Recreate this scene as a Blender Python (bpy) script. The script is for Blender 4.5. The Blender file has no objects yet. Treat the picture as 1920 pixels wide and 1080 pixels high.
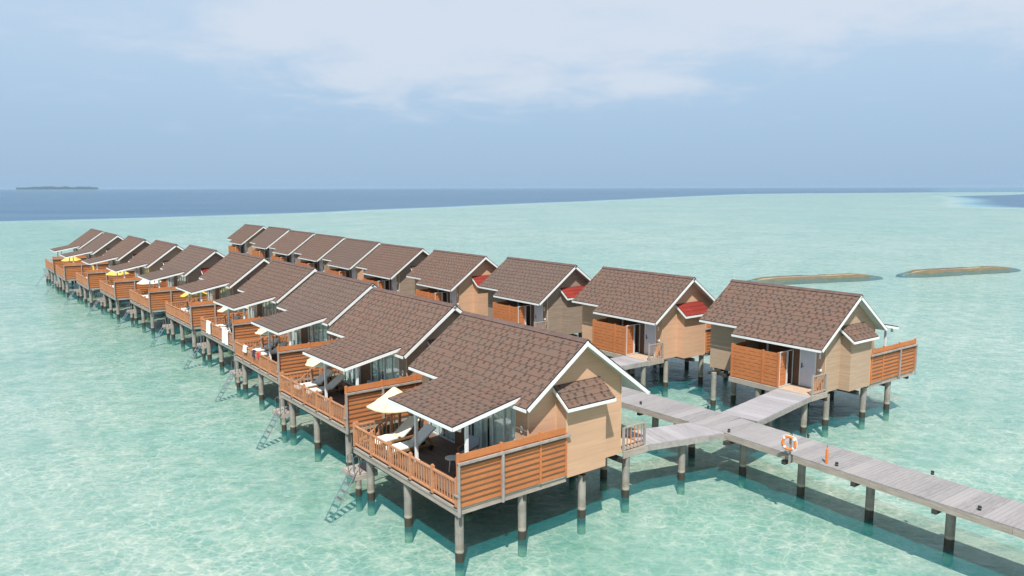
import bpy, bmesh, math, random
from mathutils import Vector, Matrix, noise as mnoise
C = bpy.context.scene
COL = C.collection
R = math.radians
random.seed(7)

# ---------------------------------------------------------------- camera
CAM_H = 12.123
PITCH = 0.132
cam_d = bpy.data.cameras.new('camera')
cam_d.sensor_width = 36.0
cam_d.lens = 1413.8 / 1920 * 36
cam_d.clip_start = 0.1
cam_d.clip_end = 60000
cam = bpy.data.objects.new('camera', cam_d)
COL.objects.link(cam)
cam.matrix_world = (Matrix.Translation((0, 0, CAM_H)) @ Matrix.Rotation(math.pi/2 - PITCH, 4, 'X')
                    @ Matrix.Rotation(-0.002, 4, 'Z'))
C.camera = cam

# ---------------------------------------------------------------- sky, sun, exposure
SUN_EL = R(56.5)
SUN_AZ = R(4)   # the light travels this far east of due away from the camera
world = bpy.data.worlds.new("World")
C.world = world
world.use_nodes = True
wt = world.node_tree
wt.nodes.clear()


def N(t, kind, **kw):
    n = t.nodes.new(kind)
    for k, v in kw.items():
        if k in n.inputs:
            n.inputs[k].default_value = v
        else:
            setattr(n, k, v)
    return n


def math_(t, op, a, b=None, c=None, clamp=False):
    n = t.nodes.new('ShaderNodeMath')
    n.operation = op
    n.use_clamp = clamp
    for i, v in enumerate((a, b, c)):
        if v is None:
            continue
        if isinstance(v, (int, float)):
            n.inputs[i].default_value = v
        else:
            t.links.new(v, n.inputs[i])
    return n.outputs[0]


def mixc(t, f, a, b, mode='MIX'):
    n = t.nodes.new('ShaderNodeMix')
    n.data_type = 'RGBA'
    n.blend_type = mode
    for i, v in ((0, f), (6, a), (7, b)):
        if isinstance(v, (int, float)):
            n.inputs[i].default_value = v
        elif isinstance(v, tuple):
            n.inputs[i].default_value = v if len(v) == 4 else v + (1,)
        else:
            t.links.new(v, n.inputs[i])
    return n.outputs[2]


def smooth(t, v, lo, hi, a=0.0, b=1.0):
    n = t.nodes.new('ShaderNodeMapRange')
    n.interpolation_type = 'SMOOTHSTEP'
    t.links.new(v, n.inputs[0])
    n.inputs[1].default_value = lo
    n.inputs[2].default_value = hi
    n.inputs[3].default_value = a
    n.inputs[4].default_value = b
    return n.outputs[0]


def ntex(t, vec, scale, detail=3.0, rough=0.5, dist=0.0):
    n = t.nodes.new('ShaderNodeTexNoise')
    n.inputs['Scale'].default_value = scale
    n.inputs['Detail'].default_value = detail
    n.inputs['Roughness'].default_value = rough
    n.inputs['Distortion'].default_value = dist
    if vec is not None:
        t.links.new(vec, n.inputs['Vector'])
    return n.outputs['Fac']


sky = N(wt, 'ShaderNodeTexSky')
sky.sky_type = 'NISHITA'
sky.sun_disc = False
sky.sun_elevation = SUN_EL
sky.sun_rotation = R(180) + SUN_AZ
sky.altitude = 10
sky.air_density = 1.0
sky.dust_density = 1.6
sky.ozone_density = 1.5
SKY_S = 0.1
tc = N(wt, 'ShaderNodeTexCoord')
sep = N(wt, 'ShaderNodeSeparateXYZ')
wt.links.new(tc.outputs['Generated'], sep.inputs[0])
dx, dy, dz = sep.outputs
# thin tropical haze layer and soft cloud banks, laid out by direction in the sky
el = math_(wt, 'ABSOLUTE', dz)
cr = wt.nodes.new('ShaderNodeValToRGB')
cr.color_ramp.interpolation = 'B_SPLINE'
els = cr.color_ramp.elements
stops = [(0.0, (0.38, 0.56, 0.775)), (0.07, (0.385, 0.565, 0.79)), (0.16, (0.52, 0.69, 0.88)), (0.25, (0.60, 0.75, 0.93)),
         (0.42, (0.21, 0.37, 0.62)), (1.0, (0.09, 0.20, 0.43))]
els[0].position, els[1].position = 0, 1
els[0].color = stops[0][1] + (1,)
els[1].color = stops[-1][1] + (1,)
for p, c in stops[1:-1]:
    e = els.new(p)
    e.color = c + (1,)
wt.links.new(el, cr.inputs[0])
den = math_(wt, 'ADD', el, 0.16)
comb = N(wt, 'ShaderNodeCombineXYZ')
wt.links.new(math_(wt, 'DIVIDE', dx, den), comb.inputs[0])
wt.links.new(math_(wt, 'DIVIDE', dy, den), comb.inputs[1])
comb.inputs[2].default_value = 8.3
n1 = ntex(wt, comb.outputs[0], 2.4, 9, 0.60, 0.35)
n2 = ntex(wt, comb.outputs[0], 0.42, 3, 0.5)
az = math_(wt, 'ARCTAN2', dx, dy)
# cover grows with height and towards the middle/right of the view
g1 = math_(wt, 'MULTIPLY', smooth(wt, el, 0.12, 0.22), smooth(wt, az, -0.46, -0.22))
g2 = math_(wt, 'MULTIPLY', smooth(wt, el, 0.06, 0.15), math_(wt, 'MULTIPLY', smooth(wt, az, -0.34, -0.16), smooth(wt, az, 0.42, 0.05)))
g3 = math_(wt, 'MULTIPLY', smooth(wt, el, 0.09, 0.2), 0.10)
cover = math_(wt, 'ADD', math_(wt, 'MAXIMUM', math_(wt, 'MULTIPLY', g1, 0.27), math_(wt, 'MULTIPLY', g2, 0.29)), g3)
v = math_(wt, 'ADD', math_(wt, 'ADD', math_(wt, 'MULTIPLY', n1, 0.86), math_(wt, 'MULTIPLY', n2, 0.16)), cover)
cm = smooth(wt, v, 0.54, 0.90)
cm = math_(wt, 'MULTIPLY', cm, smooth(wt, el, 0.045, 0.12))
base = mixc(wt, 1.0, cr.outputs[0], (1 / SKY_S,) * 3, 'MULTIPLY')
base = mixc(wt, 0.86, sky.outputs[0], base)
cloud_c = mixc(wt, 1.0, (0.69, 0.76, 0.865), (1 / SKY_S,) * 3, 'MULTIPLY')
fin = mixc(wt, math_(wt, 'MULTIPLY', cm, 0.82), base, cloud_c)
bg = N(wt, 'ShaderNodeBackground', Strength=SKY_S * 0.73)
wt.links.new(fin, bg.inputs[0])
wo = N(wt, 'ShaderNodeOutputWorld')
wt.links.new(bg.outputs[0], wo.inputs[0])

sun_d = bpy.data.lights.new('sun', 'SUN')
sun_d.energy = 5.0
sun_d.angle = R(0.6)
sun_d.color = (1.0, 0.955, 0.89)
sun = bpy.data.objects.new('sun', sun_d)
COL.objects.link(sun)
sun.rotation_euler = (math.pi/2 - SUN_EL, 0, -SUN_AZ)
sun.location = (0, -30, 60)

C.view_settings.view_transform = 'Standard'
C.view_settings.look = 'None'
C.view_settings.exposure = 0.45
C.view_settings.gamma = 1.0
C.view_settings.use_curve_mapping = False
C.render.engine = 'CYCLES'
C.cycles.max_bounces = 8
C.cycles.transparent_max_bounces = 16

# ---------------------------------------------------------------- materials
MATS = {}
KA = 0.87


def ka(c):
    return tuple(x * KA for x in c)



def new_mat(name):
    m = bpy.data.materials.new(name)
    m.use_nodes = True
    t = m.node_tree
    b = t.nodes['Principled BSDF']
    MATS[name] = m
    return m, t, b


def objco(t, sx=1, sy=1, sz=1):
    tcn = N(t, 'ShaderNodeTexCoord')
    mp = N(t, 'ShaderNodeMapping')
    mp.inputs['Scale'].default_value = (sx, sy, sz)
    t.links.new(tcn.outputs['Object'], mp.inputs[0])
    return mp.outputs[0]


def bump(t, b, h, strength=0.3, dist=0.02):
    n = N(t, 'ShaderNodeBump', Strength=strength, Distance=dist)
    t.links.new(h, n.inputs['Height'])
    t.links.new(n.outputs[0], b.inputs['Normal'])


def simple(name, col, rough=0.6, var=0.12, scale=3.0, metal=0.0, spec=0.3):
    col = ka(col)
    m, t, b = new_mat(name)
    f = ntex(t, objco(t), scale, 5, 0.6)
    lo = tuple(c * (1 - var) for c in col)
    hi = tuple(min(1, c * (1 + var)) for c in col)
    t.links.new(mixc(t, smooth(t, f, 0.3, 0.7), lo, hi), b.inputs['Base Color'])
    b.inputs['Roughness'].default_value = rough
    b.inputs['Metallic'].default_value = metal
    b.inputs['Specular IOR Level'].default_value = spec
    return m


def wall_mat(name, col, dark, seam=0.0):
    """fibre cement cladding with faint horizontal wood grain"""
    col, dark = ka(col), ka(dark)
    m, t, b = new_mat(name)
    g = ntex(t, objco(t, 0.5, 0.5, 16), 1.3, 6, 0.62, 0.4)
    big = ntex(t, objco(t, 0.35, 0.35, 1.3), 1.0, 3, 0.5)
    c = mixc(t, smooth(t, g, 0.36, 0.66), tuple(dark), tuple(col))
    c = mixc(t, smooth(t, big, 0.35, 0.7), c, tuple(x * 0.84 for x in col))
    tcn = N(t, 'ShaderNodeTexCoord')
    sp = N(t, 'ShaderNodeSeparateXYZ')
    t.links.new(tcn.outputs['Object'], sp.inputs[0])
    fr = math_(t, 'FRACT', math_(t, 'DIVIDE', sp.outputs[2], 0.30))
    line = math_(t, 'LESS_THAN', fr, 0.045)
    c = mixc(t, math_(t, 'MULTIPLY', line, 0.35), c, tuple(x * 0.5 for x in col))
    oi = N(t, 'ShaderNodeObjectInfo')
    c = mixc(t, math_(t, 'MULTIPLY', oi.outputs['Random'], 0.08), c, tuple(x * 0.45 for x in col))
    t.links.new(c, b.inputs['Base Color'])
    b.inputs['Roughness'].default_value = 0.75
    b.inputs['Specular IOR Level'].default_value = 0.2
    hh = math_(t, 'SUBTRACT', g, math_(t, 'MULTIPLY', line, 1.5))
    bump(t, b, hh, 0.25, 0.006)
    return m


def shingle_mat(name, base1, base2, tab, tab2, tab_amt=1.0):
    base1, base2, tab, tab2 = ka(base1), ka(base2), ka(tab), ka(tab2)
    m, t, b = new_mat(name)
    uv = N(t, 'ShaderNodeUVMap')
    uv.uv_map = 'UVMap'
    sp = N(t, 'ShaderNodeSeparateXYZ')
    t.links.new(uv.outputs[0], sp.inputs[0])
    u, v = sp.outputs[0], sp.outputs[1]
    row = math_(t, 'FLOOR', math_(t, 'DIVIDE', v, 0.17))
    wn = N(t, 'ShaderNodeTexWhiteNoise')
    wn.noise_dimensions = '1D'
    t.links.new(math_(t, 'MULTIPLY', row, 1.37), wn.inputs['W'])
    uo = math_(t, 'ADD', math_(t, 'DIVIDE', u, 0.40), math_(t, 'MULTIPLY', wn.outputs[0], 7.3))
    cell = math_(t, 'FLOOR', uo)
    fr = math_(t, 'FRACT', uo)
    cb = N(t, 'ShaderNodeCombineXYZ')
    t.links.new(cell, cb.inputs[0])
    t.links.new(row, cb.inputs[1])
    wc = N(t, 'ShaderNodeTexWhiteNoise')
    wc.noise_dimensions = '2D'
    t.links.new(cb.outputs[0], wc.inputs['Vector'])
    sc = N(t, 'ShaderNodeSeparateXYZ')
    t.links.new(wc.outputs['Color'], sc.inputs[0])
    r1, r2, r3 = sc.outputs
    start = math_(t, 'MULTIPLY_ADD', r1, 0.42, 0.08)
    d = math_(t, 'SUBTRACT', fr, start)
    intab = math_(t, 'MULTIPLY', math_(t, 'GREATER_THAN', d, 0.0), math_(t, 'LESS_THAN', d, 0.30))
    fv = math_(t, 'FRACT', math_(t, 'DIVIDE', v, 0.17))
    intab = math_(t, 'MULTIPLY', intab, math_(t, 'LESS_THAN', math_(t, 'ABSOLUTE', math_(t, 'SUBTRACT', fv, 0.5)), 0.38))
    intab = math_(t, 'MULTIPLY', intab, math_(t, 'MULTIPLY_ADD', r2, 0.40, 0.58))
    intab = math_(t, 'MULTIPLY', intab, math_(t, 'GREATER_THAN', r3, 0.12))
    big = ntex(t, uv.outputs[0], 1.1, 2, 0.5)
    fine = ntex(t, uv.outputs[0], 60, 2, 0.7)
    huge = ntex(t, uv.outputs[0], 0.35, 2, 0.5)
    c = mixc(t, smooth(t, big, 0.38, 0.62), base1, base2)
    c = mixc(t, math_(t, 'MULTIPLY', smooth(t, huge, 0.4, 0.7), 0.25), c, tuple(x * 0.8 for x in base2))
    c = mixc(t, math_(t, 'MULTIPLY', intab, tab_amt), c, mixc(t, r1, tab, tab2))
    fl2 = math_(t, 'FRACT', math_(t, 'DIVIDE', v, 0.34))
    ln = math_(t, 'GREATER_THAN', fl2, 0.945)
    c = mixc(t, math_(t, 'MULTIPLY', ln, 0.6), c, tuple(x * 0.25 for x in base1))
    c = mixc(t, math_(t, 'MULTIPLY', fine, 0.22), c, tuple(x * 0.55 for x in base1))
    oi = N(t, 'ShaderNodeObjectInfo')
    c = mixc(t, math_(t, 'MULTIPLY', oi.outputs['Random'], 0.16), c, tuple(x * 0.6 for x in base2))
    t.links.new(c, b.inputs['Base Color'])
    b.inputs['Roughness'].default_value = 0.88
    b.inputs['Specular IOR Level'].default_value = 0.15
    bump(t, b, math_(t, 'SUBTRACT', fine, math_(t, 'MULTIPLY', intab, 0.8)), 0.4, 0.006)
    return m


def plank_mat(name, c1, c2, c3, pitch, axis='y', rough=0.8, gap=0.05):
    """boards laid side by side along one object axis; tone differs board by board"""
    c1, c2, c3 = ka(c1), ka(c2), ka(c3)
    m, t, b = new_mat(name)
    tcn = N(t, 'ShaderNodeTexCoord')
    sp = N(t, 'ShaderNodeSeparateXYZ')
    t.links.new(tcn.outputs['Object'], sp.inputs[0])
    i = 'xyz'.index(axis)
    q = math_(t, 'DIVIDE', sp.outputs[i], pitch)
    fl = math_(t, 'FLOOR', q)
    wn = N(t, 'ShaderNodeTexWhiteNoise')
    wn.noise_dimensions = '1D'
    t.links.new(fl, wn.inputs['W'])
    sc = [1.0, 1.0, 1.0]
    for k in range(3):
        if k != i:
            sc[k] = 1.2
        else:
            sc[k] = 14
    grain = ntex(t, objco(t, *sc), 1.6, 5, 0.65, 0.3)
    c = mixc(t, wn.outputs[0], c1, c2)
    c = mixc(t, smooth(t, grain, 0.35, 0.72), c, c3)
    big = ntex(t, objco(t), 0.55, 4, 0.6)
    c = mixc(t, math_(t, 'MULTIPLY', smooth(t, big, 0.45, 0.7), 0.35), c, tuple(x * 0.72 for x in c3))
    fr = math_(t, 'FRACT', q)
    line = math_(t, 'LESS_THAN', fr, gap)
    c = mixc(t, math_(t, 'MULTIPLY', line, 0.8), c, tuple(x * 0.25 for x in c1))
    t.links.new(c, b.inputs['Base Color'])
    b.inputs['Roughness'].default_value = rough
    b.inputs['Specular IOR Level'].default_value = 0.25
    bump(t, b, math_(t, 'SUBTRACT', grain, math_(t, 'MULTIPLY', line, 2.0)), 0.3, 0.008)
    return m


wall_mat('wall_tan', (0.67, 0.425, 0.275), (0.60, 0.365, 0.232))
wall_mat('wall_grey', (0.39, 0.30, 0.235), (0.28, 0.215, 0.165))
wall_mat('wall_fawn', (0.52, 0.375, 0.265), (0.42, 0.30, 0.205))
wall_mat('wall_brown', (0.22, 0.125, 0.075), (0.14, 0.08, 0.05))
shingle_mat('shingle', (0.192, 0.119, 0.089), (0.176, 0.121, 0.094), (0.040, 0.040, 0.042), (0.066, 0.042, 0.036), 1.0)
shingle_mat('shingle_dust', (0.176, 0.118, 0.093), (0.164, 0.121, 0.099), (0.055, 0.053, 0.052), (0.08, 0.052, 0.045), 0.95)
shingle_mat('shingle_red', (0.29, 0.040, 0.030), (0.24, 0.034, 0.026), (0.18, 0.027, 0.022), (0.22, 0.03, 0.024), 0.5)
simple('dark_edge', (0.05, 0.042, 0.042), 0.8, 0.2, 2)
simple('white_paint', (0.80, 0.82, 0.80), 0.45, 0.05, 1.5)
simple('soffit_white', (0.62, 0.68, 0.64), 0.6, 0.06, 1.0)
simple('white_frame', (0.60, 0.66, 0.66), 0.4, 0.05, 2)
simple('door_paint', (0.62, 0.68, 0.76), 0.4, 0.05, 1.2)
simple('dark_metal', (0.025, 0.028, 0.032), 0.35, 0.2, 8, 0.3, 0.5)
simple('steel', (0.55, 0.58, 0.60), 0.28, 0.1, 6, 0.9, 0.5)
simple('orange_paint', (0.75, 0.21, 0.05), 0.4, 0.08, 5)
simple('lamp_white', (0.75, 0.75, 0.72), 0.4, 0.04, 4)
simple('trim_tan', (0.62, 0.42, 0.25), 0.6, 0.06, 3)
simple('fabric_grey', (0.80, 0.78, 0.70), 0.9, 0.07, 14)
simple('fabric_blue_grey', (0.30, 0.36, 0.42), 0.9, 0.07, 14)
simple('towel_white', (0.83, 0.82, 0.78), 0.95, 0.04, 12)
simple('towel_navy', (0.03, 0.04, 0.09), 0.95, 0.1, 12)
simple('towel_red', (0.60, 0.03, 0.06), 0.95, 0.1, 12)
simple('canvas_cream', (0.78, 0.68, 0.43), 0.9, 0.05, 3)
simple('canvas_yellow', (0.86, 0.58, 0.12), 0.9, 0.05, 3)
simple('canvas_white', (0.84, 0.80, 0.68), 0.9, 0.05, 3)
simple('teak', (0.27, 0.15, 0.07), 0.6, 0.2, 9)
simple('curtain', (0.82, 0.85, 0.84), 0.9, 0.06, 4)
simple('mat_sand', (0.50, 0.37, 0.26), 0.9, 0.08, 4)
simple('pvc_white', (0.7, 0.72, 0.7), 0.4, 0.05, 3)


def wood_mat(name, c1, c2, sx=1.0, sy=1.0, sz=1.0):
    c1, c2 = ka(c1), ka(c2)
    m, t, b = new_mat(name)
    g = ntex(t, objco(t, sx, sy, sz), 2.2, 6, 0.62, 0.35)
    big = ntex(t, objco(t), 0.8, 3, 0.5)
    oi = N(t, 'ShaderNodeObjectInfo')
    c = mixc(t, smooth(t, g, 0.32, 0.7), c1, c2)
    c = mixc(t, math_(t, 'MULTIPLY', smooth(t, big, 0.4, 0.7), 0.35), c, tuple(x * 0.75 for x in c2))
    c = mixc(t, math_(t, 'MULTIPLY', oi.outputs['Random'], 0.22), c, tuple(x * 0.7 for x in c1))
    t.links.new(c, b.inputs['Base Color'])
    b.inputs['Roughness'].default_value = 0.7
    b.inputs['Specular IOR Level'].default_value = 0.2
    bump(t, b, g, 0.25, 0.01)
    return m


wood_mat('orange_wood', (0.60, 0.225, 0.085), (0.48, 0.170, 0.062), 2, 2, 16)
wood_mat('rail_wood', (0.58, 0.285, 0.15), (0.47, 0.215, 0.11), 3, 3, 6)
wood_mat('grey_wood', (0.40, 0.375, 0.345), (0.28, 0.262, 0.245), 2, 2, 2)
wood_mat('edge_timber', (0.47, 0.41, 0.35), (0.32, 0.275, 0.23), 1.0, 1.0, 14)
wood_mat('beam_dark', (0.075, 0.07, 0.062), (0.045, 0.042, 0.038), 1, 1, 5)
plank_mat('deck_brown', (0.165, 0.105, 0.078), (0.125, 0.080, 0.060), (0.19, 0.13, 0.10), 0.145, 'y')
plank_mat('deck_grey', (0.35, 0.33, 0.325), (0.225, 0.212, 0.212), (0.34, 0.325, 0.32), 0.43, 'x', gap=-1)
plank_mat('deck_lilac', (0.40, 0.38, 0.39), (0.28, 0.265, 0.275), (0.40, 0.38, 0.385), 0.43, 'x', gap=-1)


def pile_material():
    m, t, b = new_mat('pile_concrete')
    geo = N(t, 'ShaderNodeNewGeometry')
    sp = N(t, 'ShaderNodeSeparateXYZ')
    t.links.new(geo.outputs['Position'], sp.inputs[0])
    z = sp.outputs[2]
    n = ntex(t, geo.outputs['Position'], 2.2, 6, 0.65, 0.3)
    mp = N(t, 'ShaderNodeMapping')
    mp.inputs['Scale'].default_value = (9, 9, 0.9)
    t.links.new(geo.outputs['Position'], mp.inputs[0])
    streak = ntex(t, mp.outputs[0], 1.0, 4, 0.6)
    c = mixc(t, smooth(t, n, 0.32, 0.68), (0.29, 0.275, 0.24), (0.18, 0.172, 0.152))
    c = mixc(t, math_(t, 'MULTIPLY', smooth(t, streak, 0.45, 0.7), 0.45), c, (0.16, 0.145, 0.12))
    zz = math_(t, 'ADD', z, math_(t, 'MULTIPLY', math_(t, 'SUBTRACT', n, 0.5), 0.12))
    wet = smooth(t, zz, 0.30, 0.34, 1, 0)
    ring = math_(t, 'MULTIPLY', smooth(t, zz, 0.33, 0.36), smooth(t, zz, 0.46, 0.40))
    stain = smooth(t, zz, 0.40, 1.0, 1, 0)
    c = mixc(t, math_(t, 'MULTIPLY', stain, 0.45), c, (0.20, 0.17, 0.125))
    c = mixc(t, math_(t, 'MULTIPLY', ring, 0.5), c, (0.40, 0.37, 0.31))
    c = mixc(t, wet, c, (0.035, 0.032, 0.022))
    c = mixc(t, smooth(t, z, -0.12, -0.42), c, (0.20, 0.29, 0.21))
    t.links.new(c, b.inputs['Base Color'])
    b.inputs['Roughness'].default_value = 0.75
    bump(t, b, n, 0.4, 0.02)


pile_material()


def glass_mat():
    m, t, b = new_mat('window_glass')
    t.nodes.remove(b)
    tr = N(t, 'ShaderNodeBsdfTransparent')
    tr.inputs[0].default_value = (0.82, 0.93, 0.91, 1)
    gl = N(t, 'ShaderNodeBsdfGlossy', Roughness=0.03)
    gl.inputs[0].default_value = (0.9, 1, 1, 1)
    ge = N(t, 'ShaderNodeNewGeometry')
    dt = N(t, 'ShaderNodeVectorMath')
    dt.operation = 'DOT_PRODUCT'
    t.links.new(ge.outputs['Normal'], dt.inputs[0])
    t.links.new(ge.outputs['Incoming'], dt.inputs[1])
    cs = math_(t, 'ABSOLUTE', dt.outputs['Value'])
    sch = math_(t, 'POWER', math_(t, 'SUBTRACT', 1.0, cs), 4.0)
    mx = N(t, 'ShaderNodeMixShader')
    t.links.new(math_(t, 'MULTIPLY_ADD', sch, 0.85, 0.14, clamp=True), mx.inputs[0])
    t.links.new(tr.outputs[0], mx.inputs[1])
    t.links.new(gl.outputs[0], mx.inputs[2])
    t.links.new(mx.outputs[0], t.nodes['Material Output'].inputs[0])


glass_mat()

# deep water mask is stored per vertex of the water and seabed sheets
REEF = [(-4000, -400), (-700, -120), (-330, 150), (-195, 292), (-149, 325), (-101, 402), (-22, 545), (60, 700), (165, 930),
        (430, 1410), (600, 1572), (732, 1617), (957, 1713), (1175, 1767), (6000, 3000), (30000, 12000)]


def seg_dist(px, py, poly):
    best = 1e18
    for (x0, y0), (x1, y1) in zip(poly, poly[1:]):
        ux, uy = x1 - x0, y1 - y0
        L2 = ux * ux + uy * uy
        k = max(0, min(1, ((px - x0) * ux + (py - y0) * uy) / L2))
        ex, ey = px - x0 - k * ux, py - y0 - k * uy
        d2 = ex * ex + ey * ey
        if d2 < best:
            best = d2
            cr_ = ux * (py - y0) - uy * (px - x0)
    return math.sqrt(best) * (1 if cr_ > 0 else -1)


TONGUE = [(305, 440), (300, 470), (338, 545), (420, 690), (576, 985), (760, 1150), (920, 1330), (1500, 1600), (2500, 1500), (2500, 300), (700, 250), (420, 330), (305, 440)]


def in_poly(px, py, poly):
    c = False
    for (x0, y0), (x1, y1) in zip(poly, poly[1:]):
        if (y0 > py) != (y1 > py) and px < (x1 - x0) * (py - y0) / (y1 - y0) + x0:
            c = not c
    return c


def deepness(x, y):
    """0 in the lagoon, 1 in the ocean"""
    s = seg_dist(x, y, REEF)
    r = math.hypot(x, y)
    n = mnoise.noise(Vector((x / 60, y / 60, 0))) * 14 + mnoise.noise(Vector((x / 300, y / 300, 5))) * 30
    w = 22 + 0.05 * max(r - 250, 0)
    d1 = max(0.0, min(1.0, (s + n * 0.5) / w + 0.5))
    a_ = math.atan2(x, y)
    d1 *= 1 - 0.55 * max(0.0, min(1.0, (a_ - 0.40) / 0.12))
    s2 = abs(seg_dist(x, y, TONGUE)) * (1 if in_poly(x, y, TONGUE) else -1)
    d2 = max(0.0, min(1.0, (s2 + n * 0.6) / 55 + 0.5)) * 0.85
    return max(d1, d2)


def polar_sheet(name, zfun, rmax=26000):
    rs = [0.0]
    r = 4.0
    while r < rmax:
        rs.append(r)
        r *= 1.045 if r > 150 else (1.09 if r > 20 else 1.25)
    rs.append(rmax)
    angs = []
    a = -180.0
    while a < 180:
        angs.append(a)
        a += 0.4 if -42 <= a < 42 else 6.0
    vs, fs = [(0, 0, zfun(0, 0, 0))], []
    dp = [0.0]
    na = len(angs)
    for r in rs[1:]:
        for a in angs:
            x, y = r * math.sin(R(a)), r * math.cos(R(a))
            d = deepness(x, y)
            dp.append(d)
            vs.append((x, y, zfun(x, y, d)))
    for j in range(na):
        fs.append((0, 1 + (j + 1) % na, 1 + j))
    for i in range(len(rs) - 2):
        o0, o1 = 1 + i * na, 1 + (i + 1) * na
        for j in range(na):
            k = (j + 1) % na
            fs.append((o0 + j, o0 + k, o1 + k, o1 + j))
    me = bpy.data.meshes.new(name)
    me.from_pydata(vs, [], fs)
    at = me.attributes.new('deep', 'FLOAT', 'POINT')
    at.data.foreach_set('value', dp)
    me.update()
    bm = bmesh.new()
    bm.from_mesh(me)
    bmesh.ops.recalc_face_normals(bm, faces=bm.faces)
    if sum(f.normal.z for f in bm.faces) < 0:
        bmesh.ops.reverse_faces(bm, faces=bm.faces)
    bm.to_mesh(me)
    bm.free()
    for p in me.polygons:
        p.use_smooth = True
    o = bpy.data.objects.new(name, me)
    COL.objects.link(o)
    return o


def water_mat():
    m, t, b = new_mat('sea_water')
    t.nodes.remove(b)
    geo = N(t, 'ShaderNodeNewGeometry')
    P = geo.outputs['Position']
    at = N(t, 'ShaderNodeAttribute')
    at.attribute_name = 'deep'
    deep = at.outputs['Fac']
    # caustic web of light painted into the surface's transmission tint as thin pale lines
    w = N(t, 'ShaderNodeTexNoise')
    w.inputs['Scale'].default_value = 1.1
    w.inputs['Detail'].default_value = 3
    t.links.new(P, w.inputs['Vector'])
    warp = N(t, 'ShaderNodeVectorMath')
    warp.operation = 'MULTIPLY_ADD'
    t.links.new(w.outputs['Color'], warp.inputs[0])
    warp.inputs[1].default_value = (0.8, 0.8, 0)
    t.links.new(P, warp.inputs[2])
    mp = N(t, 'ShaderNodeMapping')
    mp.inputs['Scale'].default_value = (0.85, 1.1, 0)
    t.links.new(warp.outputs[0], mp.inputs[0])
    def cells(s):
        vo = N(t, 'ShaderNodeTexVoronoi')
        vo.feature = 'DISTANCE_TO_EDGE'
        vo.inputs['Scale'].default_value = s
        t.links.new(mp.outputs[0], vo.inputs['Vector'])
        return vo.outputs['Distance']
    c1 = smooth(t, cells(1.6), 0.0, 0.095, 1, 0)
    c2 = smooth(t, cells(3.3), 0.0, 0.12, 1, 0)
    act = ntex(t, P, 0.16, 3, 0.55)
    act = smooth(t, act, 0.34, 0.60, 0.40, 1.0)      # the painted web of light comes and goes in patches
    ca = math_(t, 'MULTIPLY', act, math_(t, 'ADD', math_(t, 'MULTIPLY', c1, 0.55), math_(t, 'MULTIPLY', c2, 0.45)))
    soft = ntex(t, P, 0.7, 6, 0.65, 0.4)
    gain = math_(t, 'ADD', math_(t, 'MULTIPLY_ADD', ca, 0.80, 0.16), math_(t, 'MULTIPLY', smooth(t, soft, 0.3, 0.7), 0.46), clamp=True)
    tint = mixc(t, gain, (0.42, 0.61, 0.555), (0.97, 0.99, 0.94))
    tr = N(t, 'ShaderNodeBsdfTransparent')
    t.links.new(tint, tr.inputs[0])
    # light scattered back by the water itself
    df = N(t, 'ShaderNodeBsdfDiffuse')
    mps = N(t, 'ShaderNodeMapping')
    mps.inputs['Scale'].default_value = (0.0025, 0.02, 1)
    t.links.new(P, mps.inputs[0])
    big = ntex(t, mps.outputs[0], 1.0, 6, 0.62, 0.4)
    oc = mixc(t, smooth(t, big, 0.35, 0.7), (0.040, 0.096, 0.165), (0.064, 0.135, 0.205))
    rp = t.nodes.new('ShaderNodeValToRGB')
    re_ = rp.color_ramp.elements
    re_[0].position, re_[0].color = 0.0, (0.01, 0.32, 0.35, 1)
    re_[1].position, re_[1].color = 0.30, (0.17, 0.32, 0.36, 1)
    for p_, c_ in ((0.03, (0.24, 0.50, 0.50, 1)), (0.08, (0.36, 0.56, 0.55, 1)), (0.14, (0.34, 0.50, 0.50, 1)), (0.20, (0.25, 0.40, 0.42, 1))):
        e_ = re_.new(p_)
        e_.color = c_
    t.links.new(deep, rp.inputs[0])
    t.links.new(mixc(t, smooth(t, deep, 0.20, 0.62), rp.outputs[0], oc), df.inputs[0])
    mx = N(t, 'ShaderNodeMixShader')
    t.links.new(math_(t, 'MULTIPLY_ADD', smooth(t, deep, 0.0, 0.3), 0.80, 0.19), mx.inputs[0])
    t.links.new(tr.outputs[0], mx.inputs[1])
    t.links.new(df.outputs[0], mx.inputs[2])
    # ripples
    r1 = ntex(t, P, 2.6, 4, 0.62, 0.6)
    mpr = N(t, 'ShaderNodeMapping')
    mpr.inputs['Scale'].default_value = (0.5, 1.15, 1)
    mpr.inputs['Rotation'].default_value = (0, 0, R(14))
    t.links.new(P, mpr.inputs[0])
    r2 = ntex(t, mpr.outputs[0], 0.75, 5, 0.62, 0.5)
    h = math_(t, 'ADD', math_(t, 'MULTIPLY', r1, 0.30), math_(t, 'MULTIPLY', r2, 0.75))
    bp = N(t, 'ShaderNodeBump', Strength=0.85, Distance=0.22)
    t.links.new(h, bp.inputs['Height'])
    gl = N(t, 'ShaderNodeBsdfGlossy', Roughness=0.09)
    gl.inputs[0].default_value = (1, 1, 1, 1)
    t.links.new(bp.outputs[0], gl.inputs['Normal'])
    fr = N(t, 'ShaderNodeFresnel', IOR=1.33)
    t.links.new(bp.outputs[0], fr.inputs['Normal'])
    m2 = N(t, 'ShaderNodeMixShader')
    t.links.new(math_(t, 'MULTIPLY', fr.outputs[0], 0.55, clamp=True), m2.inputs[0])
    t.links.new(mx.outputs[0], m2.inputs[1])
    t.links.new(gl.outputs[0], m2.inputs[2])
    t.links.new(m2.outputs[0], t.nodes['Material Output'].inputs[0])


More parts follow.
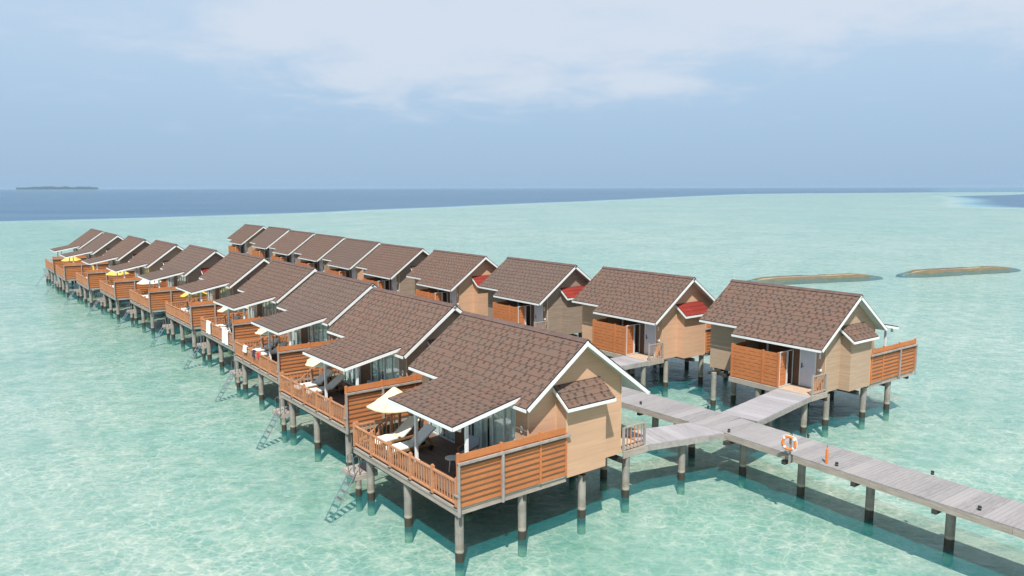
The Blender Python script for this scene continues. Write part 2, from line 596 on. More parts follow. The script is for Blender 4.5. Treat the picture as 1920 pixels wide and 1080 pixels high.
def seabed_mat():
    m, t, b = new_mat('sand_seabed')
    geo = N(t, 'ShaderNodeNewGeometry')
    P = geo.outputs['Position']
    at = N(t, 'ShaderNodeAttribute')
    at.attribute_name = 'deep'
    big = ntex(t, P, 0.055, 4, 0.55, 0.3)
    mid = ntex(t, P, 0.45, 5, 0.6, 0.4)
    fin = ntex(t, P, 3.0, 4, 0.65)
    far = ntex(t, P, 0.011, 4, 0.55)
    sp = N(t, 'ShaderNodeSeparateXYZ')
    t.links.new(P, sp.inputs[0])
    # greener rubble under and beside the piers, clean sand to the west
    s = math_(t, 'ADD', math_(t, 'MULTIPLY', sp.outputs[0], 0.79), math_(t, 'MULTIPLY', sp.outputs[1], 0.61))
    blob = math_(t, 'MULTIPLY', math_(t, 'SUBTRACT', ntex(t, P, 0.09, 3, 0.5), 0.5), 14)
    sn = math_(t, 'ADD', s, blob)
    near = math_(t, 'MULTIPLY', smooth(t, sn, 5, 12), smooth(t, sn, 44, 30))
    c = mixc(t, smooth(t, big, 0.35, 0.7), (0.68, 0.61, 0.58), (0.58, 0.55, 0.51))
    mpf = N(t, 'ShaderNodeMapping')
    mpf.inputs['Scale'].default_value = (0.05, 0.28, 1)
    t.links.new(P, mpf.inputs[0])
    stk = ntex(t, mpf.outputs[0], 1.0, 6, 0.65, 0.5)
    c = mixc(t, math_(t, 'MULTIPLY', smooth(t, far, 0.42, 0.66), 0.45), c, (0.45, 0.51, 0.48))
    c = mixc(t, math_(t, 'MULTIPLY', smooth(t, stk, 0.52, 0.72), 0.35), c, (0.74, 0.70, 0.68))
    c = mixc(t, math_(t, 'MULTIPLY', smooth(t, stk, 0.45, 0.28), 0.35), c, (0.44, 0.52, 0.50))
    gf = math_(t, 'MULTIPLY', near, math_(t, 'MULTIPLY_ADD', smooth(t, mid, 0.38, 0.66), 0.34, 0.10))
    c = mixc(t, gf, c, (0.26, 0.44, 0.33))
    sp2 = math_(t, 'MULTIPLY', smooth(t, mid, 0.60, 0.74), math_(t, 'MULTIPLY_ADD', near, 0.35, 0.16))
    c = mixc(t, sp2, c, (0.24, 0.30, 0.20))
    vo = N(t, 'ShaderNodeTexVoronoi')
    vo.inputs['Scale'].default_value = 2.3
    vo.inputs['Randomness'].default_value = 1.0
    wv = N(t, 'ShaderNodeVectorMath')
    wv.operation = 'MULTIPLY_ADD'
    nn = N(t, 'ShaderNodeTexNoise')
    nn.inputs['Scale'].default_value = 1.7
    t.links.new(P, nn.inputs['Vector'])
    t.links.new(nn.outputs['Color'], wv.inputs[0])
    wv.inputs[1].default_value = (0.6, 0.6, 0)
    t.links.new(P, wv.inputs[2])
    t.links.new(wv.outputs[0], vo.inputs['Vector'])
    vs_ = N(t, 'ShaderNodeSeparateXYZ')
    t.links.new(vo.outputs['Color'], vs_.inputs[0])
    c = mixc(t, math_(t, 'MULTIPLY', smooth(t, vs_.outputs[0], 0.45, 0.95), math_(t, 'MULTIPLY_ADD', near, 0.25, 0.22)), c, (0.38, 0.46, 0.38))
    c = mixc(t, math_(t, 'MULTIPLY', smooth(t, fin, 0.52, 0.78), 0.22), c, (0.40, 0.42, 0.33))
    c = mixc(t, smooth(t, at.outputs['Fac'], 0.3, 0.95), c, (0.05, 0.14, 0.20))
    t.links.new(c, b.inputs['Base Color'])
    b.inputs['Roughness'].default_value = 0.95
    b.inputs['Specular IOR Level'].default_value = 0.0


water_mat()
seabed_mat()
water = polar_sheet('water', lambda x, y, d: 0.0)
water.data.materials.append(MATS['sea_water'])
water['kind'] = 'structure'
water['label'] = 'clear turquoise lagoon water turning deep blue beyond the reef edge'
seabed = polar_sheet('seabed', lambda x, y, d: -0.62 + 0.57 * max(0.0, min(1.0, (math.hypot(x, y) - 130) / 90)))
seabed.data.materials.append(MATS['sand_seabed'])
seabed['kind'] = 'structure'
seabed['label'] = 'pale sandy lagoon floor under the water'


# ---------------------------------------------------------------- mesh helpers
class MB:
    """collects boxes, bars, cylinders into one mesh; S mirrors the b axis"""

    def __init__(self, s=1):
        self.v, self.f, self.uv, self.mi, self.s = [], [], [], [], s

    def P(self, a, b, z):
        return (a, -self.s * b, z)

    def add(self, pts, faces, mi=0, uvs=None):
        o = len(self.v)
        self.v += [self.P(*p) for p in pts]
        for k, f in enumerate(faces):
            self.f.append([o + i for i in f])
            self.mi.append(mi)
            self.uv.append(uvs[k] if uvs else None)

    def box(self, a0, a1, b0, b1, z0, z1, mi=0):
        p = [(a, b, z) for z in (z0, z1) for b in (b0, b1) for a in (a0, a1)]
        self.add(p, [(0, 1, 3, 2), (4, 6, 7, 5), (0, 4, 5, 1), (2, 3, 7, 6), (0, 2, 6, 4), (1, 5, 7, 3)], mi)

    def bar(self, p0, p1, w, h, mi=0, up=(0, 0, 1)):
        p0, p1, up = Vector(p0), Vector(p1), Vector(up)
        d = (p1 - p0).normalized()
        if abs(d.dot(up)) > 0.98:
            up = Vector((1, 0, 0))
        sd = d.cross(up).normalized()
        u = sd.cross(d).normalized()
        p = []
        for q in (p0, p1):
            for i, j in ((-1, -1), (1, -1), (1, 1), (-1, 1)):
                p.append(tuple(q + sd * (w / 2 * i) + u * (h / 2 * j)))
        self.add(p, [(0, 1, 2, 3), (7, 6, 5, 4), (0, 4, 5, 1), (1, 5, 6, 2), (2, 6, 7, 3), (3, 7, 4, 0)], mi)

    def cyl(self, p0, p1, r0, r1=None, n=12, mi=0, rings=1, wob=0.0):
        r1 = r0 if r1 is None else r1
        p0, p1 = Vector(p0), Vector(p1)
        d = (p1 - p0).normalized()
        up = Vector((1, 0, 0)) if abs(d.z) > 0.9 else Vector((0, 0, 1))
        x = d.cross(up).normalized()
        y = d.cross(x).normalized()
        pts, fs = [], []
        for k in range(rings + 1):
            t = k / rings
            c = p0.lerp(p1, t)
            r = r0 + (r1 - r0) * t + (random.uniform(-wob, wob) if wob else 0)
            for i in range(n):
                an = 2 * math.pi * i / n
                pts.append(tuple(c + x * (r * math.cos(an)) + y * (r * math.sin(an))))
        for k in range(rings):
            for i in range(n):
                j = (i + 1) % n
                fs.append((k * n + i, k * n + j, (k + 1) * n + j, (k + 1) * n + i))
        fs.append(tuple(range(n - 1, -1, -1)))
        fs.append(tuple(rings * n + i for i in range(n)))
        self.add(pts, fs, mi)

    def tube(self, path, r, n=8, mi=0, closed=False):
        pts, fs = [], []
        m = len(path)
        for k in range(m):
            a = Vector(path[(k - 1) % m] if closed or k else path[0])
            c = Vector(path[(k + 1) % m] if closed or k < m - 1 else path[-1])
            d = (c - a).normalized()
            up = Vector((0, 0, 1)) if abs(d.z) < 0.95 else Vector((1, 0, 0))
            x = d.cross(up).normalized()
            y = d.cross(x).normalized()
            for i in range(n):
                an = 2 * math.pi * i / n
                pts.append(tuple(Vector(path[k]) + x * (r * math.cos(an)) + y * (r * math.sin(an))))
        for k in range(m if closed else m - 1):
            k2 = (k + 1) % m
            for i in range(n):
                j = (i + 1) % n
                fs.append((k * n + i, k * n + j, k2 * n + j, k2 * n + i))
        if not closed:
            fs.append(tuple(range(n - 1, -1, -1)))
            fs.append(tuple((m - 1) * n + i for i in range(n)))
        self.add(pts, fs, mi)

    def build(self, name, mats, parent=None, smooth_=False, bevel=0.0, shift=None):
        me = bpy.data.meshes.new(name)
        vv = self.v
        if shift:
            sx, sy, sz = self.P(*shift)
            vv = [(x - sx, y - sy, z - sz) for x, y, z in vv]
        me.from_pydata(vv, [], self.f)
        bm = bmesh.new()
        bm.from_mesh(me)
        if any(u for u in self.uv):
            lay = bm.loops.layers.uv.new('UVMap')
            bm.faces.ensure_lookup_table()
            for f, u in zip(bm.faces, self.uv):
                if u:
                    for lp, c in zip(f.loops, u):
                        lp[lay].uv = c
        bm.faces.ensure_lookup_table()
        for f, mi in zip(bm.faces, self.mi):
            f.material_index = mi
            f.smooth = smooth_
        bmesh.ops.recalc_face_normals(bm, faces=bm.faces)
        bm.to_mesh(me)
        bm.free()
        if isinstance(mats, str):
            mats = [mats]
        for mm in mats:
            me.materials.append(MATS[mm])
        o = bpy.data.objects.new(name, me)
        COL.objects.link(o)
        if shift:
            o.location = self.P(*shift)
        if parent is not None:
            o.parent = parent
        if bevel:
            md = o.modifiers.new('bevel', 'BEVEL')
            md.width = bevel
            md.segments = 1
            md.limit_method = 'ANGLE'
        if smooth_:
            md = o.modifiers.new('edges', 'EDGE_SPLIT')
            md.split_angle = R(40)
        return o


def empty(name, loc=(0, 0, 0), rz=0.0):
    o = bpy.data.objects.new(name, None)
    o.empty_display_size = 0.5
    COL.objects.link(o)
    o.location = loc
    o.rotation_euler = (0, 0, rz)
    return o


def tag(o, label, cat, group=None, kind=None):
    if label:
        o['label'] = label
    if cat:
        o['category'] = cat
    if group:
        o['group'] = group
    if kind:
        o['kind'] = kind
    return o


def copy_tree(o, parent=None):
    c = o.copy()
    COL.objects.link(c)
    c.parent = parent
    for ch in CH.get(o.name, []):
        copy_tree(ch, c)
    return c


CH = {}


def index_children():
    CH.clear()
    for o in bpy.data.objects:
        if o.parent:
            CH.setdefault(o.parent.name, []).append(o)


# ---------------------------------------------------------------- villa dimensions (metres)
D = 1.932
RB, RZ = 5.772, 6.687
SL = math.tan(0.625)
R0, R1 = 0.121, 8.053
ES, EE, EE2, S1 = 2.955, 9.136, 8.632, 5.416
SCR = 1.8


def roof_z(b):
    return RZ - SL * abs(b - RB)


def shingle_plane(mb, a0, a1, b_lo, z_lo, b_hi, z_hi, course=0.34, voff=0.0):
    """overlapping courses: each strip starts proud of the one below it"""
    dv = Vector((0, b_hi - b_lo, z_hi - z_lo))
    L = dv.length
    d = dv / L
    n = Vector((0, -d.z, d.y))
    if n.z < 0:
        n = -n
    k = 0
    p = 0.0
    lo_o, hi_o = 0.020, 0.008
    while p < L - 1e-4:
        q = min(p + course, L)
        base = Vector((0, b_lo, z_lo))
        A = base + d * p + n * lo_o
        B = base + d * q + n * hi_o
        A0 = base + d * p + n * 0.0
        pts = [(a0, A.y, A.z), (a1, A.y, A.z), (a1, B.y, B.z), (a0, B.y, B.z)]
        v0, v1 = p + voff, q + voff - 0.001
        mb.add(pts, [(0, 1, 2, 3)], 0, [[(a0, v0), (a1, v0), (a1, v1), (a0, v1)]])
        pts = [(a0, A0.y, A0.z), (a1, A0.y, A0.z), (a1, A.y, A.z), (a0, A.y, A.z)]
        mb.add(pts, [(0, 1, 2, 3)], 1)
        p = q
        k += 1
    # dark felt edge below the courses
    B0 = Vector((0, b_lo, z_lo))
    B1 = Vector((0, b_hi, z_hi))
    t = 0.035
    cs = [B0 + n * 0.004, B1 + n * 0.004, B1 - n * t, B0 - n * t]
    pts = [(a0 - 0.01, c.y, c.z) for c in cs] + [(a1 + 0.01, c.y, c.z) for c in cs]
    mb.add(pts, [(0, 1, 2, 3), (7, 6, 5, 4), (0, 4, 5, 1), (1, 5, 6, 2), (2, 6, 7, 3), (3, 7, 4, 0)], 1)


def sloped_slab(mb, a0, a1, b_lo, z_lo, b_hi, z_hi, off0, off1, mi=0):
    d = Vector((0, b_hi - b_lo, z_hi - z_lo)).normalized()
    n = Vector((0, -d.z, d.y))
    if n.z < 0:
        n = -n
    B0, B1 = Vector((0, b_lo, z_lo)), Vector((0, b_hi, z_hi))
    cs = [B0 - n * off0, B1 - n * off0, B1 - n * off1, B0 - n * off1]
    pts = [(a0, c.y, c.z) for c in cs] + [(a1, c.y, c.z) for c in cs]
    mb.add(pts, [(0, 1, 2, 3), (7, 6, 5, 4), (0, 4, 5, 1), (1, 5, 6, 2), (2, 6, 7, 3), (3, 7, 4, 0)], mi)


def build_villa(s):
    """s=+1: seaward (left) row; s=-1: mirrored row on the other side of the jetty"""
    M = lambda: MB(s)
    root = empty('water_villa')
    # ---- roof
    r = M()
    shingle_plane(r, R0, R1, ES, roof_z(ES), RB, RZ)
    shingle_plane(r, R0, S1, EE, roof_z(EE), RB, RZ, voff=50)
    d_ = 0.0
    shingle_plane(r, S1 + 0.02, R1, EE2, roof_z(EE2), RB, RZ, voff=50 + (EE - EE2) / math.cos(0.625))
    roof = r.build('roof', ['shingle', 'dark_edge'], root)
    f = M()
    for (a0, a1, b0) in ((R0, R1, ES), (R0, S1, EE), (S1, R1, EE2)):
        sloped_slab(f, a0 + 0.012, a1 - 0.012, b0, roof_z(b0), RB, RZ, 0.037, 0.10, 0)
    # rake boards and eave boards
    for a in (R0, R1):
        for b0 in (ES, EE if a == R0 else EE2):
            sloped_slab(f, a - 0.03 if a == R0 else a - 0.0, a + 0.0 if a == R0 else a + 0.03, b0, roof_z(b0), RB, RZ, 0.037, 0.175, 1)
    for (a0, a1, b0, sg) in ((R0, R1, ES, -1), (R0, S1, EE, 1), (S1, R1, EE2, 1)):
        z = roof_z(b0)
        f.box(a0, a1, min(b0, b0 + sg * 0.028), max(b0, b0 + sg * 0.028), z - 0.14, z - 0.03, 1)
    f.build('fascia', ['soffit_white', 'white_paint'], roof)
    c = M()
    c.bar((R0 - 0.03, RB - 0.085, RZ - 0.02), (R1 + 0.03, RB - 0.085, RZ - 0.02), 0.20, 0.03, 0, up=(0, -0.55, 0.8))
    c.bar((R0 - 0.03, RB + 0.085, RZ - 0.02), (R1 + 0.03, RB + 0.085, RZ - 0.02), 0.20, 0.032, 0, up=(0, 0.55, 0.8))
    c.build('ridge_cap', ['ridge'], roof)
    # ---- porch roof
    p0, p1, pb, pz, pt = 0.80, 5.15, 0.38, 4.36, 3.30
    ptz = roof_z(pt) + 0.02
    r = M()
    shingle_plane(r, p0, p1, pb, pz, pt, ptz, voff=20)
    pr = r.build('porch_roof', ['shingle', 'dark_edge'], root)
    f = M()
    sloped_slab(f, p0 + 0.012, p1 - 0.012, pb, pz, pt - 0.28, ptz - 0.07, 0.037, 0.09, 0)
    for a in (p0 - 0.03, p1):
        sloped_slab(f, a, a + 0.03, pb, pz, pt - 0.05, ptz - 0.012, 0.037, 0.165, 1)
    f.box(p0 - 0.03, p1 + 0.03, pb - 0.028, pb, pz - 0.14, pz - 0.03, 1)
    f.build('fascia', ['soffit_white', 'white_paint'], pr)
    for a in (1.10, 4.45):
        q = M()
        q.box(a - 0.055, a + 0.055, 1.10, 1.21, D + 0.01, 4.40)
        q.box(a - 0.09, a + 0.09, 1.065, 1.245, D + 0.008, D + 0.10)
        q.build('porch_post', ['white_paint'], root, bevel=0.008)
    q = M()
    q.box(1.0, 5.0, 1.115, 1.195, 4.30, 4.40)
    q.build('porch_beam', ['white_paint'], root)
    for a in (0.95, 4.9):
        q = M()
        q.bar((a, 0.95, 4.28), (a, 0.80, 4.22), 0.03, 0.03)
        q.cyl((a, 0.80, 4.26), (a, 0.74, 4.10), 0.05, 0.085, 12)
        q.build('spotlight', ['lamp_white'], root)
    # ---- bay (box projecting from the gable wall) and its lean-to roof
    q = M()
    q.box(0.0, 0.57, 4.70, 6.65, D - 0.12, 4.62)
    q.box(0.0 - 0.012, 0.04, 4.69, 4.74, D - 0.10, 4.60, 1)
    bay = q.build('bay', ['wall_tan', 'trim_tan'], root)
    r = M()
    # courses run across (b), slope falls outwards: build in swapped axes
    def lean(mb, b0, b1, a_lo, z_lo, a_hi, z_hi):
        dv = Vector((a_hi - a_lo, 0, z_hi - z_lo))
        L = dv.length
        d = dv / L
        n = Vector((-d.z, 0, d.x))
        if n.z < 0:
            n = -n
        p = 0.0
        while p < L - 1e-4:
            q_ = min(p + 0.34, L)
            A = Vector((a_lo, 0, z_lo)) + d * p + n * 0.03
            B = Vector((a_lo, 0, z_lo)) + d * q_ + n * 0.01
            A0 = Vector((a_lo, 0, z_lo)) + d * p
            mb.add([(A.x, b0, A.z), (A.x, b1, A.z), (B.x, b1, B.z), (B.x, b0, B.z)], [(0, 1, 2, 3)], 0,
                   [[(b0, p + 80), (b1, p + 80), (b1, q_ + 80 - .001), (b0, q_ + 80 - .001)]])
            mb.add([(A0.x, b0, A0.z), (A0.x, b1, A0.z), (A.x, b1, A.z), (A.x, b0, A.z)], [(0, 1, 2, 3)], 1)
            p = q_
        mb.add([(a_lo, b0, z_lo + .004), (a_hi, b0, z_hi + .004), (a_hi, b0, z_hi - .035), (a_lo, b0, z_lo - .035),
                (a_lo, b1, z_lo + .004), (a_hi, b1, z_hi + .004), (a_hi, b1, z_hi - .035), (a_lo, b1, z_lo - .035)],
               [(0, 1, 2, 3), (7, 6, 5, 4), (0, 4, 5, 1), (1, 5, 6, 2), (2, 6, 7, 3), (3, 7, 4, 0)], 1)
    lean(r, 4.54, 6.85, -0.263, 4.47, 0.565, 5.10)
    br = r.build('bay_roof', ['shingle', 'dark_edge'], root)
    f = M()
    for b in (4.51, 6.85):
        f.add([(-0.263, b, 4.435), (0.565, b, 5.065), (0.565, b, 4.93), (-0.263, b, 4.32),
               (-0.263, b + .03, 4.435), (0.565, b + .03, 5.065), (0.565, b + .03, 4.93), (-0.263, b + .03, 4.32)],
              [(0, 1, 2, 3), (7, 6, 5, 4), (0, 4, 5, 1), (1, 5, 6, 2), (2, 6, 7, 3), (3, 7, 4, 0)], 1)
    f.box(-0.293, -0.264, 4.51, 6.88, 4.33, 4.44, 1)
    f.add([(-0.262, 4.54, 4.42), (0.56, 4.54, 5.04), (0.56, 4.54, 4.98), (-0.262, 4.54, 4.36),
           (-0.262, 6.85, 4.42), (0.56, 6.85, 5.04), (0.56, 6.85, 4.98), (-0.262, 6.85, 4.36)],
          [(0, 1, 2, 3), (7, 6, 5, 4), (0, 4, 5, 1), (1, 5, 6, 2), (2, 6, 7, 3), (3, 7, 4, 0)], 0)
    f.build('fascia', ['soffit_white', 'white_paint'], br)
    # ---- walls : gable ends as thin prisms, long sides as slabs
    w = M()
    def gable(a0, a1, zb=D - 0.10):
        # follows the underside of the roof
        off = 0.125
        pts = []
        prof = [(3.39, zb), (8.0, zb), (8.0, roof_z(8.0) - off), (RB, RZ - off), (3.39, roof_z(3.39) - off)]
        for a in (a0, a1):
            pts += [(a, b, z) for b, z in prof]
        w.add(pts, [(0, 1, 2, 3, 4), (9, 8, 7, 6, 5), (0, 5, 6, 1), (1, 6, 7, 2), (2, 7, 8, 3), (3, 8, 9, 4), (4, 9, 5, 0)])
    gable(0.57, 0.69)
    gable(7.60, 7.72)
    hs = roof_z(3.39) - 0.125
    he = roof_z(8.0) - 0.125
    w.box(0.69, 1.27, 3.39, 3.50, D - .10, hs)
    w.box(7.25, 7.60, 3.39, 3.50, D - .10, hs)
    w.box(1.27, 7.25, 3.40, 3.49, 4.42, hs)
    # entry side
    w.box(0.69, 1.06, 7.89, 8.0, D - .10, he)
    w.box(5.30, 7.60, 7.89, 8.0, D - .10, he)
    w.box(5.30, 5.40, 6.75, 7.89, D - .10, he)
    wall = w.build('wall', ['wall_tan'], root)
    tr_ = M()
    for (a, b) in ((0.545, 3.365), (0.545, 7.975)):
        tr_.box(a, a + 0.04, b, b + 0.04, D - .10, (roof_z(b) - 0.14))
    tr_.box(0.553, 0.568, 4.655, 4.697, D - .1, 4.7)
    tr_.build('corner_trim', ['trim_tan'], wall)
    # brown inner walls: between the glass fronts, in the entry recess
    w = M()
    w.box(4.15, 5.25, 3.395, 3.50, D, 4.42)
    w.build('window_pier', ['wall_brown'], root)
    w = M()
    w.box(1.95, 5.30, 6.70, 6.80, D, he + 0.4)
    w.box(1.95, 2.05, 6.801, 7.90, D, he)
    w.box(1.99, 2.60, 7.91, 7.985, D, he)
    w.build('recess_wall', ['wall_brown'], root)
    # ---- windows
    for (a0, a1, n) in ((1.27, 4.15, 4), (5.25, 7.25, 3)):
        g = M()
        g.add([(a0 + .03, 3.435, D + .06), (a1 - .03, 3.435, D + .06), (a1 - .03, 3.435, 4.36), (a0 + .03, 3.435, 4.36)], [(0, 1, 2, 3)])
        win = g.build('window', ['window_glass'], root)
        fr = M()
        fr.box(a0, a1, 3.40, 3.47, D, D + 0.06)
        fr.box(a0, a1, 3.40, 3.47, 4.36, 4.42)
        for k in range(n + 1):
            x = a0 + (a1 - a0) * k / n
            wd = 0.03
            fr.box(max(a0, x - wd), min(a1, x + wd), 3.402, 3.468, D + .06, 4.36)
        fr.build('frame', ['white_frame'], win)
        cu = M()
        nn = int((a1 - a0) * 34)
        for k in range(nn):
            x0 = a0 + 0.04 + (a1 - a0 - 0.08) * k / nn
            x1 = a0 + 0.04 + (a1 - a0 - 0.08) * (k + 1) / nn
            y0 = 3.525 + 0.02 * math.sin(k * 1.25) + 0.012 * math.sin(k * 0.31)
            y1 = 3.525 + 0.02 * math.sin((k + 1) * 1.25) + 0.012 * math.sin((k + 1) * 0.31)
            if (n == 4 and 0.60 < k / nn < 0.66) or (n == 3 and 0.4 < k / nn < 0.5):
                continue
            cu.add([(x0, y0, D + .05), (x1, y1, D + .05), (x1, y1, 4.36), (x0, y0, 4.36)], [(0, 1, 2, 3)])
        cu.build('curtain', ['curtain'], win)
    # ---- door and its surround
    q = M()
    q.box(1.12, 1.93, 7.93, 7.985, D + 0.01, D + 2.15)
    dr = q.build('door', ['door_paint'], root, bevel=0.006)
    q = M()
    q.box(1.83, 1.88, 7.99, 8.005, D + 0.95, D + 1.22)
    q.bar((1.86, 8.01, D + 1.05), (1.74, 8.01, D + 1.05), 0.02, 0.02)
    q.build('handle', ['dark_metal'], dr)
    q = M()
    q.box(1.06, 1.12, 7.90, 8.01, D, he)
    q.box(1.93, 1.99, 7.90, 8.01, D, he)
    q.box(1.12, 1.93, 7.90, 8.01, D + 2.15, he)
    q.build('door_frame', ['white_paint'], dr)
    q = M()
    q.box(0.80, 0.88, 8.0, 8.08, D + 1.62, D + 1.88)
    q.build('wall_lamp', ['lamp_white'], root, bevel=0.01)
    q = M()
    q.box(0.72, 0.92, 8.0, 8.10, D + 0.98, D + 1.10)
    q.build('shelf_box', ['lamp_white'], root, bevel=0.01)
    q = M()
    q.box(0.84, 0.93, 3.33, 3.39, D + 1.62, D + 1.85)
    q.build('wall_lamp', ['lamp_white'], root, bevel=0.01)
    # ---- decks
    d = M()
    d.box(0.06, 7.46, 0.06, 3.40, D - 0.045, D)
    d.build('deck', ['deck_brown'], root)
    e = M()
    e.box(0.0, 7.5, 0.0, 0.06, D - 0.06, D + 0.012)
    e.box(0.0, 0.06, 0.06, 3.39, D - 0.06, D + 0.010)
    e.box(7.46, 7.52, 0.06, 3.39, D - 0.06, D + 0.010)
    e.box(0.03, 7.48, 0.03, 0.09, D - 0.26, D - 0.06)
    e.box(0.03, 0.10, 0.09, 4.72, D - 0.26, D - 0.06)
    e.box(-0.02, 0.06, 3.39, 4.70, D - 0.05, D + 0.008)
    e.box(7.42, 7.49, 0.09, 8.0, D - 0.26, D - 0.06)
    e.build('deck_edge', ['edge_timber'], root)
    b = M()
    for bb in (0.30, 2.85, 5.65, 8.05):
        b.box(0.36 if bb > 8 else (0.12 if bb < 1 else 0.04), 7.45, bb - 0.07, bb + 0.07, D - 0.46, D - 0.265)
    for aa in (1.2, 2.4, 3.6, 4.8, 6.0, 7.0):
        b.box(aa - 0.04, aa + 0.04, 0.10, 9.0, D - 0.26, D - 0.11)
    b.box(0.70, 7.59, 3.51, 7.88, D - .098, D - .02)
    b.box(0.11, 7.40, 0.10, 3.38, D - 0.075, D - 0.05)
    b.build('floor_beam', ['beam_dark'], root)
    # entry platform
    q = M()
    q.box(0.42, 5.28, 8.02, 9.30, D - 0.05, D - 0.004)
    q.build('entry_platform', ['mat_sand'], root)
    q = M()
    q.box(0.36, 0.42, 8.0, 9.36, D - 0.26, D + 0.02)
    q.box(0.42, 5.34, 9.30, 9.36, D - 0.26, D + 0.0)
    q.box(5.28, 5.34, 8.0, 9.30, D - 0.26, D + 0.02)
    q.build('platform_edge', ['edge_timber'], root)
    # bath floor in the recess
    q = M()
    q.box(2.05, 5.30, 6.80, 8.02, D - 0.05, D - 0.008)
    q.build('recess_floor', ['deck_brown'], root)
    # entry rail
    q = M()
    for b_ in (8.06, 9.24):
        q.box(0.40, 0.48, b_ - 0.04, b_ + 0.04, D, D + (1.05 if b_ > 9 else 0.95))
    q.box(0.41, 0.47, 8.08, 9.22, D + 0.92, D + 0.98)
    q.box(0.41, 0.47, 8.08, 9.22, D + 0.10, D + 0.15)
    er = q.build('entry_rail', ['grey_wood'], root)
    q = M()
    for k in range(5):
        x = 8.25 + k * 0.20
        q.box(0.42, 0.455, x, x + 0.035, D + 0.15, D + 0.92)
    q.build('baluster', ['rail_wood'], er)
    # entry screen with its return panel
    def screen(mb, o, u, length, posts, z0, z1, rows, w_out, mi=0):
        """basket weave: boards bow in and out between posts"""
        o, u = Vector(o), Vector(u)
        nrm = Vector((u.y, -u.x, 0))
        zh = (z1 - z0) / rows
        xs = sorted(posts)
        for p in xs:
            q_ = o + u * p
            mb.bar(tuple(q_ + Vector((0, 0, z0))), tuple(q_ + Vector((0, 0, z1 + 0.03))), 0.085, 0.085, 1, up=tuple(u))
        for i in range(len(xs) - 1):
            x0, x1 = xs[i] + 0.04, xs[i + 1] - 0.04
            npn = max(1, round((x1 - x0) / 0.62))
            seg = (x1 - x0) / npn
            at_ = lambda x, off, z: tuple(o + u * x + nrm * off + Vector((0, 0, z)))
            for rI in range(rows):
                zc = z0 + (rI + 0.5) * zh
                off = 0.004 if rI % 2 else -0.002
                mb.bar(at_(x0, off, zc), at_(x1, off, zc), 0.016, zh - 0.022, mi)
                if rI == rows - 1:
                    continue
                zj = z0 + (rI + 1) * zh
                mb.bar(at_(x0, -0.016, zj), at_(x1, -0.016, zj), 0.012, 0.05, 2)
                sh = 0.5 * seg if rI % 2 else 0.0
                edges = [x0] + [x0 + sh + k * seg for k in range(npn + 1) if x0 < x0 + sh + k * seg < x1 - 0.01] + [x1]
                for e in edges:
                    e0, e1 = max(x0, e - 0.085), min(x1, e + 0.085)
                    mb.bar(at_(e0, 0.001, zj), at_(e1, 0.001, zj), 0.0145, 0.023, mi)
    q = M()
    screen(q, (5.25, 9.26, D), (-1, 0, 0), 2.87, [0.0, 1.95, 2.87], 0.03, SCR, 9, 0, 0)
    sc = q.build('entry_screen', ['orange_wood', 'orange_wood', 'wall_brown'], root)
    q = M()
    screen(q, (2.43, 9.20, D), (0, -1, 0), 0.60, [0.0, 0.66], 0.03, SCR, 9, 0, 0)
    q.build('return_panel', ['orange_wood', 'orange_wood', 'wall_brown'], sc)
    q = M()
    screen(q, (5.25, 8.06, D), (0, 1, 0), 1.2, [0.02, 1.12], 0.03, SCR, 9, 0, 0)
    q.build('return_panel', ['orange_wood', 'orange_wood', 'wall_brown'], sc)
    q = M()
    for (b0_, b1_) in ((8.04, 8.52), (8.56, 9.20)):
        q.box(2.33, 2.37, b0_, b0_ + 0.035, D + 0.02, D + 1.82)
        q.box(2.33, 2.37, b1_ - 0.035, b1_, D + 0.02, D + 1.82)
        q.box(2.33, 2.37, b0_, b1_, D + 1.82, D + 1.855)
        q.box(2.33, 2.37, b0_ + .035, b1_ - .035, D + 0.02, D + 0.055)
    q.build('gate_frame', ['white_frame'], sc)
    q = M()
    q.box(3.92, 4.0, 7.90, 7.98, D, he - 0.02)
    q.build('recess_post', ['white_frame'], root)
    # ---- privacy screen on the near side of the sea deck
    q = M()
    screen(q, (-0.02, 0.06, D), (0, 1, 0), 4.6, [0.0, 1.72, 3.40, 4.58], 0.0, SCR - 0.24, 8, 0, 0)
    for (b0_, b1_) in ((0.10, 1.74), (1.82, 3.42), (3.50, 4.60)):
        q.box(-0.04, -0.012, b0_, b1_, D + SCR - 0.24, D + SCR)
    for b_ in (0.06, 1.78, 3.46):
        q.box(-0.065, 0.02, b_ - 0.045, b_ + 0.045, D + SCR - 0.30, D + SCR + 0.045)
    ps = q.build('privacy_screen', ['orange_wood', 'orange_wood', 'wall_brown'], root)
    q = M()
    q.box(-0.15, -0.085, -0.02, 0.06, D - 0.24, D + SCR - 0.27)
    q.box(-0.15, -0.085, 1.74, 1.82, D - 0.20, D + SCR - 0.27)
    q.box(-0.145, -0.075, -0.02, 4.78, D + SCR - 0.34, D + SCR - 0.26)
    q.box(-0.14, 0.10, -0.04, -0.003, D + 0.42, D + 0.48)
    q.build('brace_rail', ['grey_wood'], ps)
